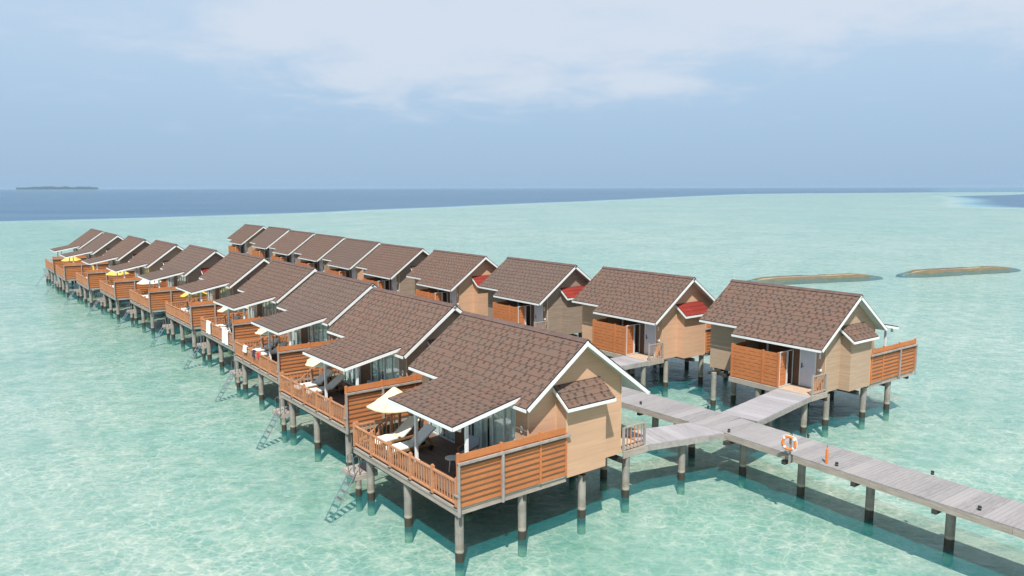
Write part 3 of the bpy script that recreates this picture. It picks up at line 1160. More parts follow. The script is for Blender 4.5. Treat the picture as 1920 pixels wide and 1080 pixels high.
    # ---- sea railing
    def railing(mb, p0, p1, nb, posts=True, h=0.92, nbal=7):
        p0, p1 = Vector(p0), Vector(p1)
        dv = p1 - p0
        L = dv.length
        u = dv / L
        for k in range(nb):
            s0 = p0 + u * (L * k / nb + 0.05)
            s1 = p0 + u * (L * (k + 1) / nb - 0.05)
            mb.bar(tuple(s0 + Vector((0, 0, h - 0.06))), tuple(s1 + Vector((0, 0, h - 0.06))), 0.07, 0.06)
            mb.bar(tuple(s0 + Vector((0, 0, 0.13))), tuple(s1 + Vector((0, 0, 0.13))), 0.07, 0.06)
            for i in range(nbal):
                c_ = s0 + (s1 - s0) * ((i + 1) / (nbal + 1))
                mb.bar(tuple(c_ + Vector((0, 0, 0.16))), tuple(c_ + Vector((0, 0, h - 0.09))), 0.035, 0.035, 0, up=tuple(u))
        for k in range(nb + 1):
            c_ = p0 + u * (L * k / nb)
            mb.bar(tuple(c_ + Vector((0, 0, 0.0))), tuple(c_ + Vector((0, 0, h + 0.06))), 0.11, 0.11, 0, up=tuple(u))
            mb.bar(tuple(c_ + Vector((0, 0, h + 0.06))), tuple(c_ + Vector((0, 0, h + 0.10))), 0.075, 0.075, 0, up=tuple(u))
    q = M()
    railing(q, (0.08, 0.07, D), (7.40, 0.07, D), 5)
    rl = q.build('railing', ['rail_wood'], root)
    q = M()
    for k in range(6):
        a_ = 0.08 + 7.32 * k / 5
        q.box(a_ - 0.085, a_ + 0.085, -0.02, 0.16, D + 0.012, D + 0.03)
    q.build('post_base', ['dark_metal'], rl)
    q = M()
    railing(q, (7.41, 0.18, D), (7.41, 1.72, D), 1)
    railing(q, (7.41, 2.60, D), (7.41, 3.36, D), 1, nbal=3)
    # outer stair rails falling to the platform
    q.bar((7.52, 1.75, D + 0.90), (7.52, 0.75, D - 0.10), 0.06, 0.06)
    q.bar((8.28, 2.55, D + 0.90), (8.28, 0.80, D - 0.10), 0.06, 0.06)
    q.bar((8.28, 2.58, D - 0.3), (8.28, 2.58, D + 1.0), 0.10, 0.10)
    q.bar((8.28, 2.60, D + 0.88), (7.50, 2.62, D + 0.88), 0.07, 0.05)
    q.bar((8.28, 0.78, D - 1.0), (8.28, 0.78, D - 0.02), 0.09, 0.09)
    q.bar((8.28, 1.66, D - 0.5), (8.28, 1.66, D + 0.36), 0.05, 0.05)
    q.build('stair_rail', ['rail_wood'], root)
    if s > 0:
        q = M()
        for k in range(5):
            z_ = D - 0.19 * (k + 1)
            b_ = 2.45 - 0.30 * k
            q.box(7.55, 8.22, b_ - 0.28, b_, z_ - 0.04, z_)
        q.box(7.53, 7.57, 0.95, 2.5, D - 1.10, D - 1.02)
        q.build('stairs', ['grey_wood'], root)
        q = M()
        for k in range(7):
            q.box(7.05, 8.15, -0.15 + k * 0.145, -0.15 + k * 0.145 + 0.135, 0.85, 0.90)
        q.box(7.03, 8.17, -0.17, -0.12, 0.68, 0.845)
        q.box(7.03, 8.17, 0.80, 0.85, 0.68, 0.845)
        q.box(7.0, 7.05, -0.12, 0.80, 0.68, 0.845)
        q.build('landing', ['edge_timber'], root)
        q = M()
        q.cyl((7.10, 0.02, -1.6), (7.10, 0.02, 0.68), 0.12, 0.12, 14)
        q.build('pile', ['pile_concrete'], root, smooth_=True)
        q = M()
        P0, P1 = Vector((7.22, -0.20, 0.95)), Vector((6.95, -1.45, -0.75))
        sd = Vector((0.22, -0.03, 0))
        for sg in (-1, 1):
            path = [P0 + sd * sg + Vector((0.02, 0.22, -0.05)), P0 + sd * sg + Vector((0.05, 0.22, 0.62)), P0 + sd * sg + Vector((0.05, 0.12, 0.74)),
                    P0 + sd * sg + Vector((0.04, 0.0, 0.66)), P0 + sd * sg, P1 + sd * sg]
            q.tube([tuple(x) for x in path], 0.022, 6)
        for k in range(7):
            c_ = P0.lerp(P1, 0.06 + k * 0.145)
            q.bar(tuple(c_ - sd), tuple(c_ + sd), 0.13, 0.035)
        q.build('ladder', ['steel'], root, smooth_=True)
    # ---- piles
    if s > 0:
        grid = [(a, b) for a in (0.22, 3.55, 6.46) for b in (0.24, 2.85, 5.67)]
        grid += [(0.52, 8.30), (3.55, 8.23), (6.46, 8.23)]
        grid += [(2.6, 9.15), (5.1, 9.15)]
    else:
        grid = [(a, b) for a in (0.30, 3.55, 6.46) for b in (2.13, 4.65)]
        grid += [(0.74, 7.40), (3.55, 7.40), (6.46, 7.40)]
        grid += [(0.72, 9.40), (3.6, 9.14), (6.5, 9.14)]
    for a, b_ in grid:
        q = M()
        top = D - 0.27 if b_ < 9 else D - 0.27
        if s < 0 and (a, b_) == (6.5, 9.14):
            top = D - 0.05
        q.cyl((a, b_, -1.62), (a, b_, top), 0.15, 0.15, 18, rings=6, wob=0.004)
        q.build('pile', ['pile_concrete'], root, smooth_=True)
    return root


simple('ridge', (0.135, 0.088, 0.076), 0.88, 0.18, 2.5)
VA = [(-1.789, 23.0, .657), (-7.139, 31.216, .667), (-12.553, 39.435, .645), (-18.026, 47.758, .648), (-23.974, 55.409, .658),
      (-30.795, 63.206, .666), (-37.464, 70.36, .663), (-44.113, 77.761, .663), (-51.068, 85.462, .652), (-57.191, 93.496, .662)]
VB = [(22.482, 41.283, .635), (15.774, 48.872, .64), (9.179, 56.481, .65), (2.606, 63.533, .639), (-3.388, 71.491, .646),
      (-8.68, 79.482, .631), (-14.046, 87.665, .638), (-19.506, 95.58, .637), (-25.243, 105.023, .64), (-31.284, 112.678, .655)]
WALLS_A = ['wall_tan', 'wall_grey', 'wall_fawn', 'wall_fawn', 'wall_grey', 'wall_grey', 'wall_fawn', 'wall_grey', 'wall_fawn', 'wall_fawn']
WALLS_B = ['wall_fawn', 'wall_tan', 'wall_grey', 'wall_tan', 'wall_grey', 'wall_tan', 'wall_grey', 'wall_grey', 'wall_tan', 'wall_fawn']
BAY_A = ['', '', '', '', 'r', 'r', '', 'r', '', '']
BAY_B = ['', 'r', 'r', 'r', '', '', 'r', '', '', '']
ORD = ['nearest', 'second', 'third', 'fourth', 'fifth', 'sixth', 'seventh', 'eighth', 'ninth', 'farthest']
WN = {'wall_tan': 'tan', 'wall_grey': 'grey', 'wall_fawn': 'fawn'}


def local(i, row, a, b, z):
    x, y, ps = (VA if row == 'A' else VB)[i]
    e1 = Vector((-math.sin(ps), math.cos(ps), 0))
    e2 = Vector((math.cos(ps), math.sin(ps), 0)) * (1 if row == 'A' else -1)
    return Vector((x, y, 0)) + e1 * a + e2 * b + Vector((0, 0, z))


protoA = build_villa(1)
protoB = build_villa(-1)
index_children()
for row, V, proto, WM, BM in (('A', VA, protoA, WALLS_A, BAY_A), ('B', VB, protoB, WALLS_B, BAY_B)):
    vs_ = [proto] + [copy_tree(proto) for _ in V[1:]]
    for i, ((x, y, ps), o) in enumerate(zip(V, vs_)):
        o.location = (x, y, 0)
        o.rotation_euler = (0, 0, ps + math.pi / 2)
        wn = WN[WM[i]]
        if row == 'A':
            lb = f'{ORD[i]} stilt villa in the left row, with a railed sun deck'
            gp = 'stilt villas of the left row'
        else:
            extra = 'red bay roof, ' if BM[i] else ''
            lb = f'{ORD[i]} stilt villa in the right row, {extra}{wn} walls'
            gp = 'stilt villas of the right row'
        tag(o, lb, 'villa', gp)
        for ch in [c for c in bpy.data.objects if c.parent == o]:
            k = ch.name.split('.')[0]
            if k in ('wall', 'bay'):
                ch.material_slots[0].link = 'OBJECT'
                ch.material_slots[0].material = MATS[WM[i]]
            if k == 'bay_roof' and BM[i]:
                ch.material_slots[0].link = 'OBJECT'
                ch.material_slots[0].material = MATS['shingle_red']
                ch['label'] = 'small red lean-to roof over the bay'
            if k in ('roof', 'porch_roof') and i % 3 == 2:
                ch.material_slots[0].link = 'OBJECT'
                ch.material_slots[0].material = MATS['shingle_dust']

# ---------------------------------------------------------------- jetty
JPTS = [(22.9, 12.9), (16.0, 22.25), (9.5, 31.9), (5.47, 36.7)]
mids = [(3.4, 41.3), (-2.6, 49.1), (-8.7, 56.9), (-14.6, 64.6), (-20.7, 72.7), (-26.7, 80.3), (-32.8, 88.0), (-39.0, 96.4), (-45.2, 104.3)]
JPTS = [(24.0, 11.2), (16.05, 22.3), (9.3, 31.9), (5.47, 36.6), (0.5, 43.6), (-5.3, 51.5), (-10.5, 58.5), (-16.2, 66.2), (-22.3, 74.2), (-28.2, 81.8), (-34.6, 89.9), (-40.8, 98.0), (-46.5, 106.2)]
JW = 2.2
jetty = empty('jetty', (JPTS[1][0], JPTS[1][1], 0))
tag(jetty, 'long weathered grey timber jetty on concrete piles running between the two villa rows', 'jetty')
JO = Vector(jetty.location)


def strip(name, pts, width, mat, parent, origin, ztop=D, thick=0.05, edge='edge_timber', endcap=True):
    """planks laid across each straight run: one mesh object per run"""
    outs = []
    for (x0, y0), (x1, y1) in zip(pts, pts[1:]):
        d = Vector((x1 - x0, y1 - y0, 0))
        L = d.length
        ang = math.atan2(d.y, d.x)
        q = MB(1)
        n = int(L / 0.145)
        pw = L / n
        for k in range(n):
            j = random.uniform(-0.008, 0.008)
            q.box(k * pw + 0.004, (k + 1) * pw - 0.004, -width / 2 + j, width / 2 + j, -thick, random.uniform(-0.003, 0.003))
        o = q.build(name, [mat], parent)
        o.location = Vector((x0, y0, ztop)) - origin
        o.rotation_euler = (0, 0, ang)
        q = MB(1)
        for sgn in (-1, 1):
            b0 = sgn * (width / 2 - 0.02)
            q.box(0, L, b0 - 0.035, b0 + 0.035, -0.27, -thick - 0.004)
        q.box(0, L, -0.04, 0.04, -0.25, -thick - 0.004)
        o2 = q.build('edge_beam', [edge], o)
        outs.append(o)
    return outs


# widen corners slightly by overlapping runs at different heights (3 mm)
for k in range(len(JPTS) - 1):
    strip('deck', [JPTS[k], JPTS[k + 1]], JW, 'deck_grey', jetty, JO, D - 0.003 * (k % 2))
# pile bents
PILES_J = [(16.6, 21.3), (14.83, 24.25), (13.2, 26.56), (11.5, 28.75), (9.85, 30.95), (8.25, 33.4), (6.9, 37.4 - 2.2)]
k_ = 3
jl = []
acc = 0
for (x0, y0), (x1, y1) in zip(JPTS[3:], JPTS[4:]):
    L = math.hypot(x1 - x0, y1 - y0)
    p = -acc
    while p + 3.2 < L:
        p += 3.2
        jl.append((x0 + (x1 - x0) * p / L, y0 + (y1 - y0) * p / L))
    acc = L - p
for (x, y) in PILES_J + jl[1:] + [(18.5, 18.9), (20.5, 16.1)]:
    q = MB(1)
    q.cyl((0, 0, -1.62), (0, 0, D - 0.44), 0.155, 0.155, 18, rings=6, wob=0.004)
    o = q.build('pile', ['pile_concrete'], jetty, smooth_=True)
    o.location = Vector((x, y, 0)) - JO
    q = MB(1)
    q.box(-0.08, 0.08, -1.25, 1.25, D - 0.44, D - 0.275)
    o = q.build('crossbeam', ['beam_dark'], jetty)
    best = min(zip(JPTS, JPTS[1:]), key=lambda sg: abs(seg_dist(x, y, list(sg))))
    dxx, dyy = best[1][0] - best[0][0], best[1][1] - best[0][1]
    o.location = Vector((x, y, 0)) - JO
    o.rotation_euler = (0, 0, math.atan2(dyy, dxx))

# branch walkways from each villa's entry to the jetty
def nearest_on_jetty(x, y, shift=1.2):
    best = None
    for (x0, y0), (x1, y1) in zip(JPTS, JPTS[1:]):
        ux, uy = x1 - x0, y1 - y0
        L2 = ux * ux + uy * uy
        k = max(0, min(1, ((x - x0) * ux + (y - y0) * uy) / L2))
        ex, ey = x0 + k * ux, y0 + k * uy
        d = math.hypot(ex - x, ey - y)
        if best is None or d < best[0]:
            best = (d, ex, ey)
    return best[1], best[2]


for row, V in (('A', VA), ('B', VB)):
    for i in range(10):
        st = local(i, row, 1.45, 9.36, 0)
        if row == 'A' and i == 0:
            st = Vector((5.25, 30.0, 0))
            en = (8.55, 31.35)
        elif row == 'B' and i == 0:
            st = Vector((14.15, 36.85, 0))
            en = (10.15, 32.75)
        else:
            ex, ey = nearest_on_jetty(st.x, st.y)
            dd = Vector((ex - st.x, ey - st.y, 0))
            en = (ex, ey)
            dd.normalize()
            en = (ex - dd.x * 0.9, ey - dd.y * 0.9)
        br = empty('branch_walkway', (st.x, st.y, 0))
        side = 'left' if row == 'A' else 'right'
        tag(br, f'short grey plank walkway from jetty to {ORD[i]} villa of the {side} row', 'walkway',
            'branch walkways from the jetty to the villas')
        O = Vector((st.x, st.y, 0))
        dv = Vector((en[0] - st.x, en[1] - st.y, 0))
        u = dv.normalized()
        strip('deck', [(st.x - u.x * 0.35, st.y - u.y * 0.35), en], 1.75 if row == 'A' else 1.85, 'deck_lilac', br, O, D - 0.010, 0.045, 'grey_wood')
        for kk in (0.5,) if i else ((0.50,) if row == 'A' else (0.30,)):
            q = MB(1)
            q.cyl((0, 0, -1.62), (0, 0, D - 0.29), 0.15, 0.15, 18, rings=6, wob=0.004)
            o = q.build('pile', ['pile_concrete'], br, smooth_=True)
            o.location = dv * kk + Vector((u.y, -u.x, 0)) * 0.45

# ---------------------------------------------------------------- things on the jetty
def lifebuoy(x, y):
    r_ = empty('lifebuoy', (x, y, D))
    q = MB(1)
    n = 40
    R_, rr = 0.245, 0.055
    pts, fs, mi = [], [], []
    for i in range(n):
        th = 2 * math.pi * i / n
        for j in range(12):
            ph = 2 * math.pi * j / 12
            pts.append(((R_ + rr * math.cos(ph)) * math.cos(th), rr * math.sin(ph), 0.56 + (R_ + rr * math.cos(ph)) * math.sin(th)))
    q2 = MB(1)
    for i in range(n):
        seg = (i % 10) in (4, 5)
        for j in range(12):
            i2, j2 = (i + 1) % n, (j + 1) % 12
            fs.append((i * 12 + j, i2 * 12 + j, i2 * 12 + j2, i * 12 + j2))
            mi.append(1 if seg else 0)
    q.add(pts, fs)
    q.mi = mi
    q.build('ring', ['orange_paint', 'towel_white'], r_, smooth_=True)
    q = MB(1)
    path = []
    for i in range(48):
        th = 2 * math.pi * i / 48
        rad = 0.315 + 0.02 * math.cos(4 * th + math.pi)
        path.append((rad * math.cos(th), 0.0, 0.56 + rad * math.sin(th)))
    q.tube(path, 0.012, 6, closed=True)
    q.build('rope', ['towel_white'], r_, smooth_=True)
    return r_


def support_post(x, y):
    r_ = empty('lifebuoy_stand', (x, y, D))
    q = MB(1)
    q.box(-0.035, 0.035, -0.035, 0.035, -0.30, 0.88)
    q.box(-0.12, 0.12, -0.10, -0.035, 0.74, 0.80)
    q.build('post', ['grey_wood'], r_)
    q = MB(1)
    q.box(-0.04, 0.04, -0.075, -0.036, 0.80, 0.90)
    q.build('hook', ['dark_metal'], r_)
    return r_


jd = math.atan2(-10.0, 6.7)
lb = lifebuoy(10.52, 27.62)
lb.rotation_euler = (0, 0, R(-42))
tag(lb, 'orange and white ring lifebuoy hung on a thin post at the jetty edge', 'lifebuoy')
sp_ = support_post(10.60, 27.71)
sp_.rotation_euler = (0, 0, R(-42))
tag(sp_, 'thin grey post at the jetty edge holding the lifebuoy', 'post')

mk = empty('marker_post', (11.70, 26.98, D))
q = MB(1)
q.box(-0.042, 0.042, -0.042, 0.042, 0.0, 0.56)
q.build('body', ['orange_paint'], mk, bevel=0.01)
q = MB(1)
q.cyl((0, 0, 0.56), (0, 0, 0.74), 0.02, 0.012, 8)
q.cyl((0.02, 0, 0.64), (0.02, 0, 0.68), 0.03, 0.03, 8)
q.build('tip', ['steel'], mk)
mk.rotation_euler = (0, 0, 0.6)
tag(mk, 'slim orange post with a metal tip standing beside the lifebuoy on the jetty', 'marker post')


def path_light():
    r_ = empty('path_light')
    q = MB(1)
    q.cyl((0, 0, 0), (0, 0, 0.055), 0.055, 0.055, 14)
    q.cyl((0, 0, 0.08), (0, 0, 0.13), 0.062, 0.055, 14)
    q.build('lamp_body', ['dark_metal'], r_, smooth_=True)
    q = MB(1)
    q.cyl((0, 0, 0.055), (0, 0, 0.08), 0.045, 0.045, 14)
    q.build('lens', ['lamp_white'], r_, smooth_=True)
    return r_


spots = [((11.97, 26.72), 'dark cap lamp on the jetty edge just beyond the orange post'),
         ((9.10, 30.60), 'dark cap lamp on the jetty edge by the branch to the nearest left villa'),
         ((14.86, 22.85), 'dark cap lamp on the near jetty edge closest to the camera'),
         ((15.02, 25.85), 'dark cap lamp on the far jetty edge, nearest the right picture side'),
         ((12.15, 29.90), 'dark cap lamp on the far jetty edge across from the lifebuoy'),
         ((9.12, 34.05), 'pale cap lamp on the far jetty edge beside the branch to the nearest right villa'),
         ((6.10, 34.75), 'dark cap lamp on the jetty edge behind the nearest left villa')]
pl = path_light()
index_children()
for i, (p, lbl) in enumerate(spots):
    o = pl if i == 0 else copy_tree(pl)
    o.location = (p[0], p[1], D + 0.003)
    o.rotation_euler = (0, 0, i * 0.7)
    tag(o, lbl, 'path light', 'cap lamps along the jetty edges')

# ---------------------------------------------------------------- deck furniture
def make_lounger():
    r_ = empty('sun_lounger')
    # local: x = width, y = length (foot at 0, head at +y)
    q = MB(1)
    for x in (-0.31, 0.31):
        q.bar((x, 0.0, 0.26), (x, 2.0, 0.26), 0.05, 0.08)
    for y in (0.05, 0.6, 1.2, 1.9):
        q.bar((-0.31, y, 0.27), (0.31, y, 0.27), 0.06, 0.04)
    q.bar((-0.24, 1.75, 0.28), (-0.24, 1.62, 0.58), 0.03, 0.03)
    q.bar((0.24, 1.75, 0.28), (0.24, 1.62, 0.58), 0.03, 0.03)
    q.build('frame', ['teak'], r_)
    for x in (-0.29, 0.29):
        q = MB(1)
        q.box(x - 0.035, x + 0.035, 0.22, 0.29, 0.0, 0.24)
        q.build('leg', ['teak'], r_)
        q = MB(1)
        q.cyl((x - 0.02, 1.72, 0.11), (x + 0.02, 1.72, 0.11), 0.11, 0.11, 16)
        q.bar((x, 1.72, 0.11), (x, 1.72, 0.25), 0.03, 0.04)
        q.build('wheel', ['dark_metal'], r_)
    q = MB(1)
    prof = [(0.0, 0.30), (1.18, 0.31), (1.98, 0.84)]
    t_ = 0.08
    pts = []
    top = [(0.0, 0.385), (1.14, 0.395), (1.94, 0.915)]
    for x in (-0.32, 0.32):
        for (y, z) in prof + top[::-1]:
            pts.append((x, y, z))
    q.add(pts, [(0, 1, 4, 5), (1, 2, 3, 4), (6, 11, 10, 7), (7, 10, 9, 8), (0, 6, 7, 1), (1, 7, 8, 2), (2, 8, 9, 3), (3, 9, 10, 4), (4, 10, 11, 5), (5, 11, 6, 0)])
    q.build('mattress', ['fabric_grey'], r_, bevel=0.02)
    return r_


def make_towel():
    q = MB(1)
    n = 10
    pts = []
    for i in range(n + 1):
        for x in (-0.30, 0.30):
            y = -0.015 + 0.72 * i / n
            z = 0.400 + 0.006 * math.sin(i * 1.3 + x * 4)
            if i == 0:
                z -= 0.10
            pts.append((x, y, z))
    fs = [(2 * i, 2 * i + 1, 2 * i + 3, 2 * i + 2) for i in range(n)]
    o_ = len(pts)
    pts += [(x, y, z - 0.012) for x, y, z in pts]
    fs += [(o_ + 2 * i, o_ + 2 * i + 2, o_ + 2 * i + 3, o_ + 2 * i + 1) for i in range(n)]
    fs += [(2 * i, 2 * i + 2, o_ + 2 * i + 2, o_ + 2 * i) for i in range(n)]
    fs += [(2 * i + 1, o_ + 2 * i + 1, o_ + 2 * i + 3, 2 * i + 3) for i in range(n)]
    q.add(pts, fs)
    return q.build('beach_towel', ['towel_white'], None)


def make_umbrella(folded=False, mat='canvas_cream'):
    r_ = empty('parasol')
    q = MB(1)
    q.cyl((0, 0, 0), (0, 0, 2.12), 0.024, 0.02, 10)
    q.build('pole', ['teak'], r_, smooth_=True)
    q = MB(1)
    q.cyl((0, 0, 0), (0, 0, 0.05), 0.22, 0.21, 20)
    q.cyl((0, 0, 0.05), (0, 0, 0.28), 0.035, 0.035, 10)
    q.build('base', ['dark_metal'], r_, smooth_=True)
    q = MB(1)
    if folded:
        n = 12
        prof = [(0.03, 2.18), (0.07, 2.05), (0.13, 1.6), (0.20, 1.15)]
        pts = []
        for k, (rr, z) in enumerate(prof):
            for i in range(n):
                an = 2 * math.pi * i / n
                r2 = rr * (1.0 if i % 2 else 0.6)
                pts.append((r2 * math.cos(an), r2 * math.sin(an), z))
        fs = [(k * n + i, k * n + (i + 1) % n, (k + 1) * n + (i + 1) % n, (k + 1) * n + i) for k in range(len(prof) - 1) for i in range(n)]
        fs.append(tuple(range(n)))
        q.add(pts, fs)
    else:
        n = 6
        rings = [(0.02, 2.24, 0), (0.11, 2.20, 0), (0.45, 1.93, 0.015), (0.80, 1.70, 0.03), (1.12, 1.54, 0.05), (1.115, 1.49, 0.05)]
        m = n * 6
        pts = []
        for (rr, z, sag) in rings:
            for i in range(m):
                an = 2 * math.pi * i / m
                ph = (i % 6) / 6.0
                cx = math.cos(math.pi / n) / math.cos((ph - 0.5) * 2 * math.pi / n)
                s2 = math.sin(ph * math.pi)
                pts.append((rr * cx * math.cos(an), rr * cx * math.sin(an), z - sag * s2 * 0.8))
        fs = [(k * m + i, k * m + (i + 1) % m, (k + 1) * m + (i + 1) % m, (k + 1) * m + i) for k in range(len(rings) - 1) for i in range(m)]
        fs.append(tuple(range(m)))
        q.add(pts, fs)
    q.build('canopy', [mat], r_)
    if not folded:
        q = MB(1)
        for i in range(6):
            an = 2 * math.pi * i / 6
            q.bar((0, 0, 2.12), (1.06 * math.cos(an), 1.06 * math.sin(an), 1.56), 0.018, 0.018)
            q.bar((0, 0, 1.50), (0.55 * math.cos(an), 0.55 * math.sin(an), 1.83), 0.014, 0.014)
        q.build('ribs', ['teak'], r_)
    return r_


def make_table():
    r_ = empty('side_table')
    q = MB(1)
    q.cyl((0, 0, 0.46), (0, 0, 0.49), 0.25, 0.25, 28)
    q.build('tabletop', ['pvc_white'], r_, smooth_=True)
    for k in range(3):
        an = 2 * math.pi * k / 3 + 0.4
        q = MB(1)
        q.cyl((0.20 * math.cos(an), 0.20 * math.sin(an), 0), (0.12 * math.cos(an), 0.12 * math.sin(an), 0.46), 0.014, 0.018, 8)
        q.build('leg', ['pvc_white'], r_, smooth_=True)
    return r_


def make_chair():
    r_ = empty('armchair')
    q = MB(1)
    q.box(-0.28, 0.28, -0.26, 0.28, 0.36, 0.44)
    q.build('seat', ['fabric_blue_grey'], r_, bevel=0.02)
    q = MB(1)
    q.add([(-0.27, 0.22, 0.40), (0.27, 0.22, 0.40), (0.25, 0.42, 0.95), (-0.25, 0.42, 0.95),
           (-0.27, 0.30, 0.38), (0.27, 0.30, 0.38), (0.25, 0.48, 0.94), (-0.25, 0.48, 0.94)],
          [(0, 1, 2, 3), (7, 6, 5, 4), (0, 4, 5, 1), (1, 5, 6, 2), (2, 6, 7, 3), (3, 7, 4, 0)])
    q.build('backrest', ['fabric_blue_grey'], r_, bevel=0.02)
    for x in (-0.27, 0.27):
        for y in (-0.22, 0.26):
            q = MB(1)
            q.bar((x, y, 0.0), (x * 0.95, y, 0.62 if y < 0 else 0.66), 0.035, 0.035)
            q.build('leg', ['teak'], r_)
        q = MB(1)
        q.bar((x, -0.26, 0.63), (x, 0.34, 0.67), 0.05, 0.03)
        q.build('armrest', ['teak'], r_)
    return r_


def put(o, i, a, b, z, heading, row='A'):
    """heading: angle of the thing's own length axis against the inland direction"""
    p = local(i, row, a, b, z)
    o.location = p
    ps = (VA if row == 'A' else VB)[i][2]
    # MB(1) builds with y = -b, so local -Y is 'inland' when rotated like the villa
    o.rotation_euler = (0, 0, ps + math.pi / 2 + heading)
    return o


lg, tw, tb, chp = make_lounger(), make_towel(), make_table(), make_chair()
pA = {'cream': make_umbrella(False, 'canvas_cream'), 'yellow': make_umbrella(False, 'canvas_yellow'), 'white': make_umbrella(False, 'canvas_white'),
      'folded': make_umbrella(True, 'canvas_yellow')}
index_children()
used = set()


def inst(key, proto):
    if key in used:
        return copy_tree(proto)
    used.add(key)
    return proto


UMB = ['cream', 'cream', 'cream', 'cream', 'yellow', 'white', 'yellow', 'folded', 'yellow', None]
for i in range(9):
    vn = f'{ORD[i]} left villa'
    for j, a in enumerate((6.55, 5.40)):
        where = 'farther' if j == 0 else 'nearer'
        o = inst('lounger', lg)
        h = random.uniform(-0.05, 0.05) + (0.10 if j == 0 else 0.02)
        bb = 0.55 + random.uniform(-0.06, 0.06)
        put(o, i, a, bb, D, h)
        tag(o, f'{where} of two grey cushioned sun loungers on the deck of the {vn}', 'sun lounger', 'sun loungers on the villa decks')
        t2 = inst('towel', tw)
        put(t2, i, a, bb, D, h)
        tag(t2, f'white towel on the {where} lounger of the {vn}', 'towel', 'towels laid on the loungers')
    if UMB[i]:
        k = UMB[i]
        o = inst('umb' + k, pA[k])
        put(o, i, *((6.1, 1.95) if 1 <= i <= 4 else (7.05, 1.68)), D, random.uniform(0, 0.8))
        word = 'folded yellow' if k == 'folded' else 'open ' + {'cream': 'pale cream', 'yellow': 'bright yellow', 'white': 'off-white'}[k]
        tag(o, f'{word} parasol on the deck of the {vn}', 'parasol', 'parasols on the villa decks')
    if i < 4:
        o = inst('table', tb)
        put(o, i, 2.9, 1.72, D, 0.3)
        tag(o, f'small round white side table on the deck of the {vn}', 'side table', 'side tables on the villa decks')
        o = inst('chair', chp)
        put(o, i, 3.1, 2.55, D, 0.35)
        tag(o, f'blue grey armchair with wooden arms under the porch of the {vn}', 'armchair', 'armchairs on the villa decks')

# folded towel / small cushion on the nearest loungers
def cushion(i, a, b, z, lbl):
    q = MB(1)
    q.box(-0.20, 0.20, -0.06, 0.06, 0, 0.06)
    o = q.build('rolled_towel', ['mat_sand' if False else 'canvas_cream'], None, bevel=0.02)
    put(o, i, a, b, z, 0.1)
    tag(o, lbl, 'towel', 'rolled towels on the loungers')


cushion(0, 5.42, 1.45, D + 0.395, 'rolled cream towel on the nearer lounger of the nearest left villa')
cushion(0, 6.50, 1.45, D + 0.395, 'rolled cream towel on the farther lounger of the nearest left villa')


def hanging(i, a0, a1, drop, mat, lbl, out=0.62, name='hanging_towel'):
    """cloth folded over the sea rail"""
    q = MB(1)
    n = 14
    prof = [(0.16, D + 0.92 - drop * 0.6), (0.135, D + 0.80), (0.115, D + 0.935), (0.07, D + 0.96), (0.015, D + 0.935), (0.0, D + 0.78), (-0.02, D + 0.93 - drop)]
    pts = []
    for k in range(n + 1):
        a = a0 + (a1 - a0) * k / n
        for j, (b_, z_) in enumerate(prof):
            w_ = 0.018 * math.sin(k * 1.7 + j) * (1 if j in (0, 6) else 0.3)
            pts.append((a, b_ + w_, z_ + (0.02 * math.sin(k * 0.9) if j in (0, 6) else 0)))
    m = len(prof)
    fs = [(k * m + j, k * m + j + 1, (k + 1) * m + j + 1, (k + 1) * m + j) for k in range(n) for j in range(m - 1)]
    q.add(pts, fs)
    o = q.build(name, [mat], None)
    md = o.modifiers.new('thick', 'SOLIDIFY')
    md.thickness = 0.012
    md.offset = 1.0
    x, y, ps = VA[i]
    o.location = (x, y, 0)
    o.rotation_euler = (0, 0, ps + math.pi / 2)
    tag(o, lbl, 'towel', 'towels and clothes hung on the deck rails')


hanging(3, 4.9, 5.9, 0.85, 'towel_white', 'long white sheet hung over the far part of the rail, fourth left villa')
hanging(3, 0.9, 2.2, 0.95, 'towel_white', 'long white sheet hung over the near part of the rail, fourth left villa')
hanging(2, 5.1, 5.75, 0.35, 'towel_white', 'small white shirt hung over the rail of the third left villa')
hanging(2, 3.7, 4.05, 0.35, 'towel_navy', 'dark navy cloth hung over the rail of the third left villa')
hanging(2, 2.95, 3.25, 0.28, 'towel_red', 'red cloth hung over the rail of the third left villa')

# ---------------------------------------------------------------- breakwaters
def breakwater(p0, p1, width, h, lbl, seed):
    """low sand-filled geotextile tube, algae ochre flanks, pale crest, dark weathered back"""
    x0, y0 = p0
    x1, y1 = p1
    d = Vector((x1 - x0, y1 - y0, 0))
    L = d.length
    ns, nc = 90, 20
    pts, fs = [], []
    for i in range(ns + 1):
        t = i / ns
        e = min(1.0, (min(t, 1 - t) * L / 4.0)) ** 0.7
        ww = width / 2 * (0.35 + 0.65 * e)
        for j in range(nc + 1):
            an = math.pi * j / nc
            nn = mnoise.noise(Vector((t * L * 0.5, j * 0.35, seed))) * 0.16 + mnoise.noise(Vector((t * L * 0.12, j * 0.1, seed + 9))) * 0.25
            y = -ww * math.cos(an) * (1 + nn * 0.5)
            z = -0.6 + (0.6 + h * (2.2 * e - 1.2) * (1 + 1.5 * nn)) * math.sin(an) ** 0.42
            pts.append((t * L, y, z))
    for i in range(ns):
        for j in range(nc):
            a = i * (nc + 1) + j
            fs.append((a, a + 1, a + nc + 2, a + nc + 1))
    q = MB(-1)
    q.add(pts, fs)
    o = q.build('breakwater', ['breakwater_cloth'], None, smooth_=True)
    o.location = (x0, y0, 0)
    o.rotation_euler = (0, 0, math.atan2(d.y, d.x))
    tag(o, lbl, 'breakwater', 'low breakwaters in the lagoon')


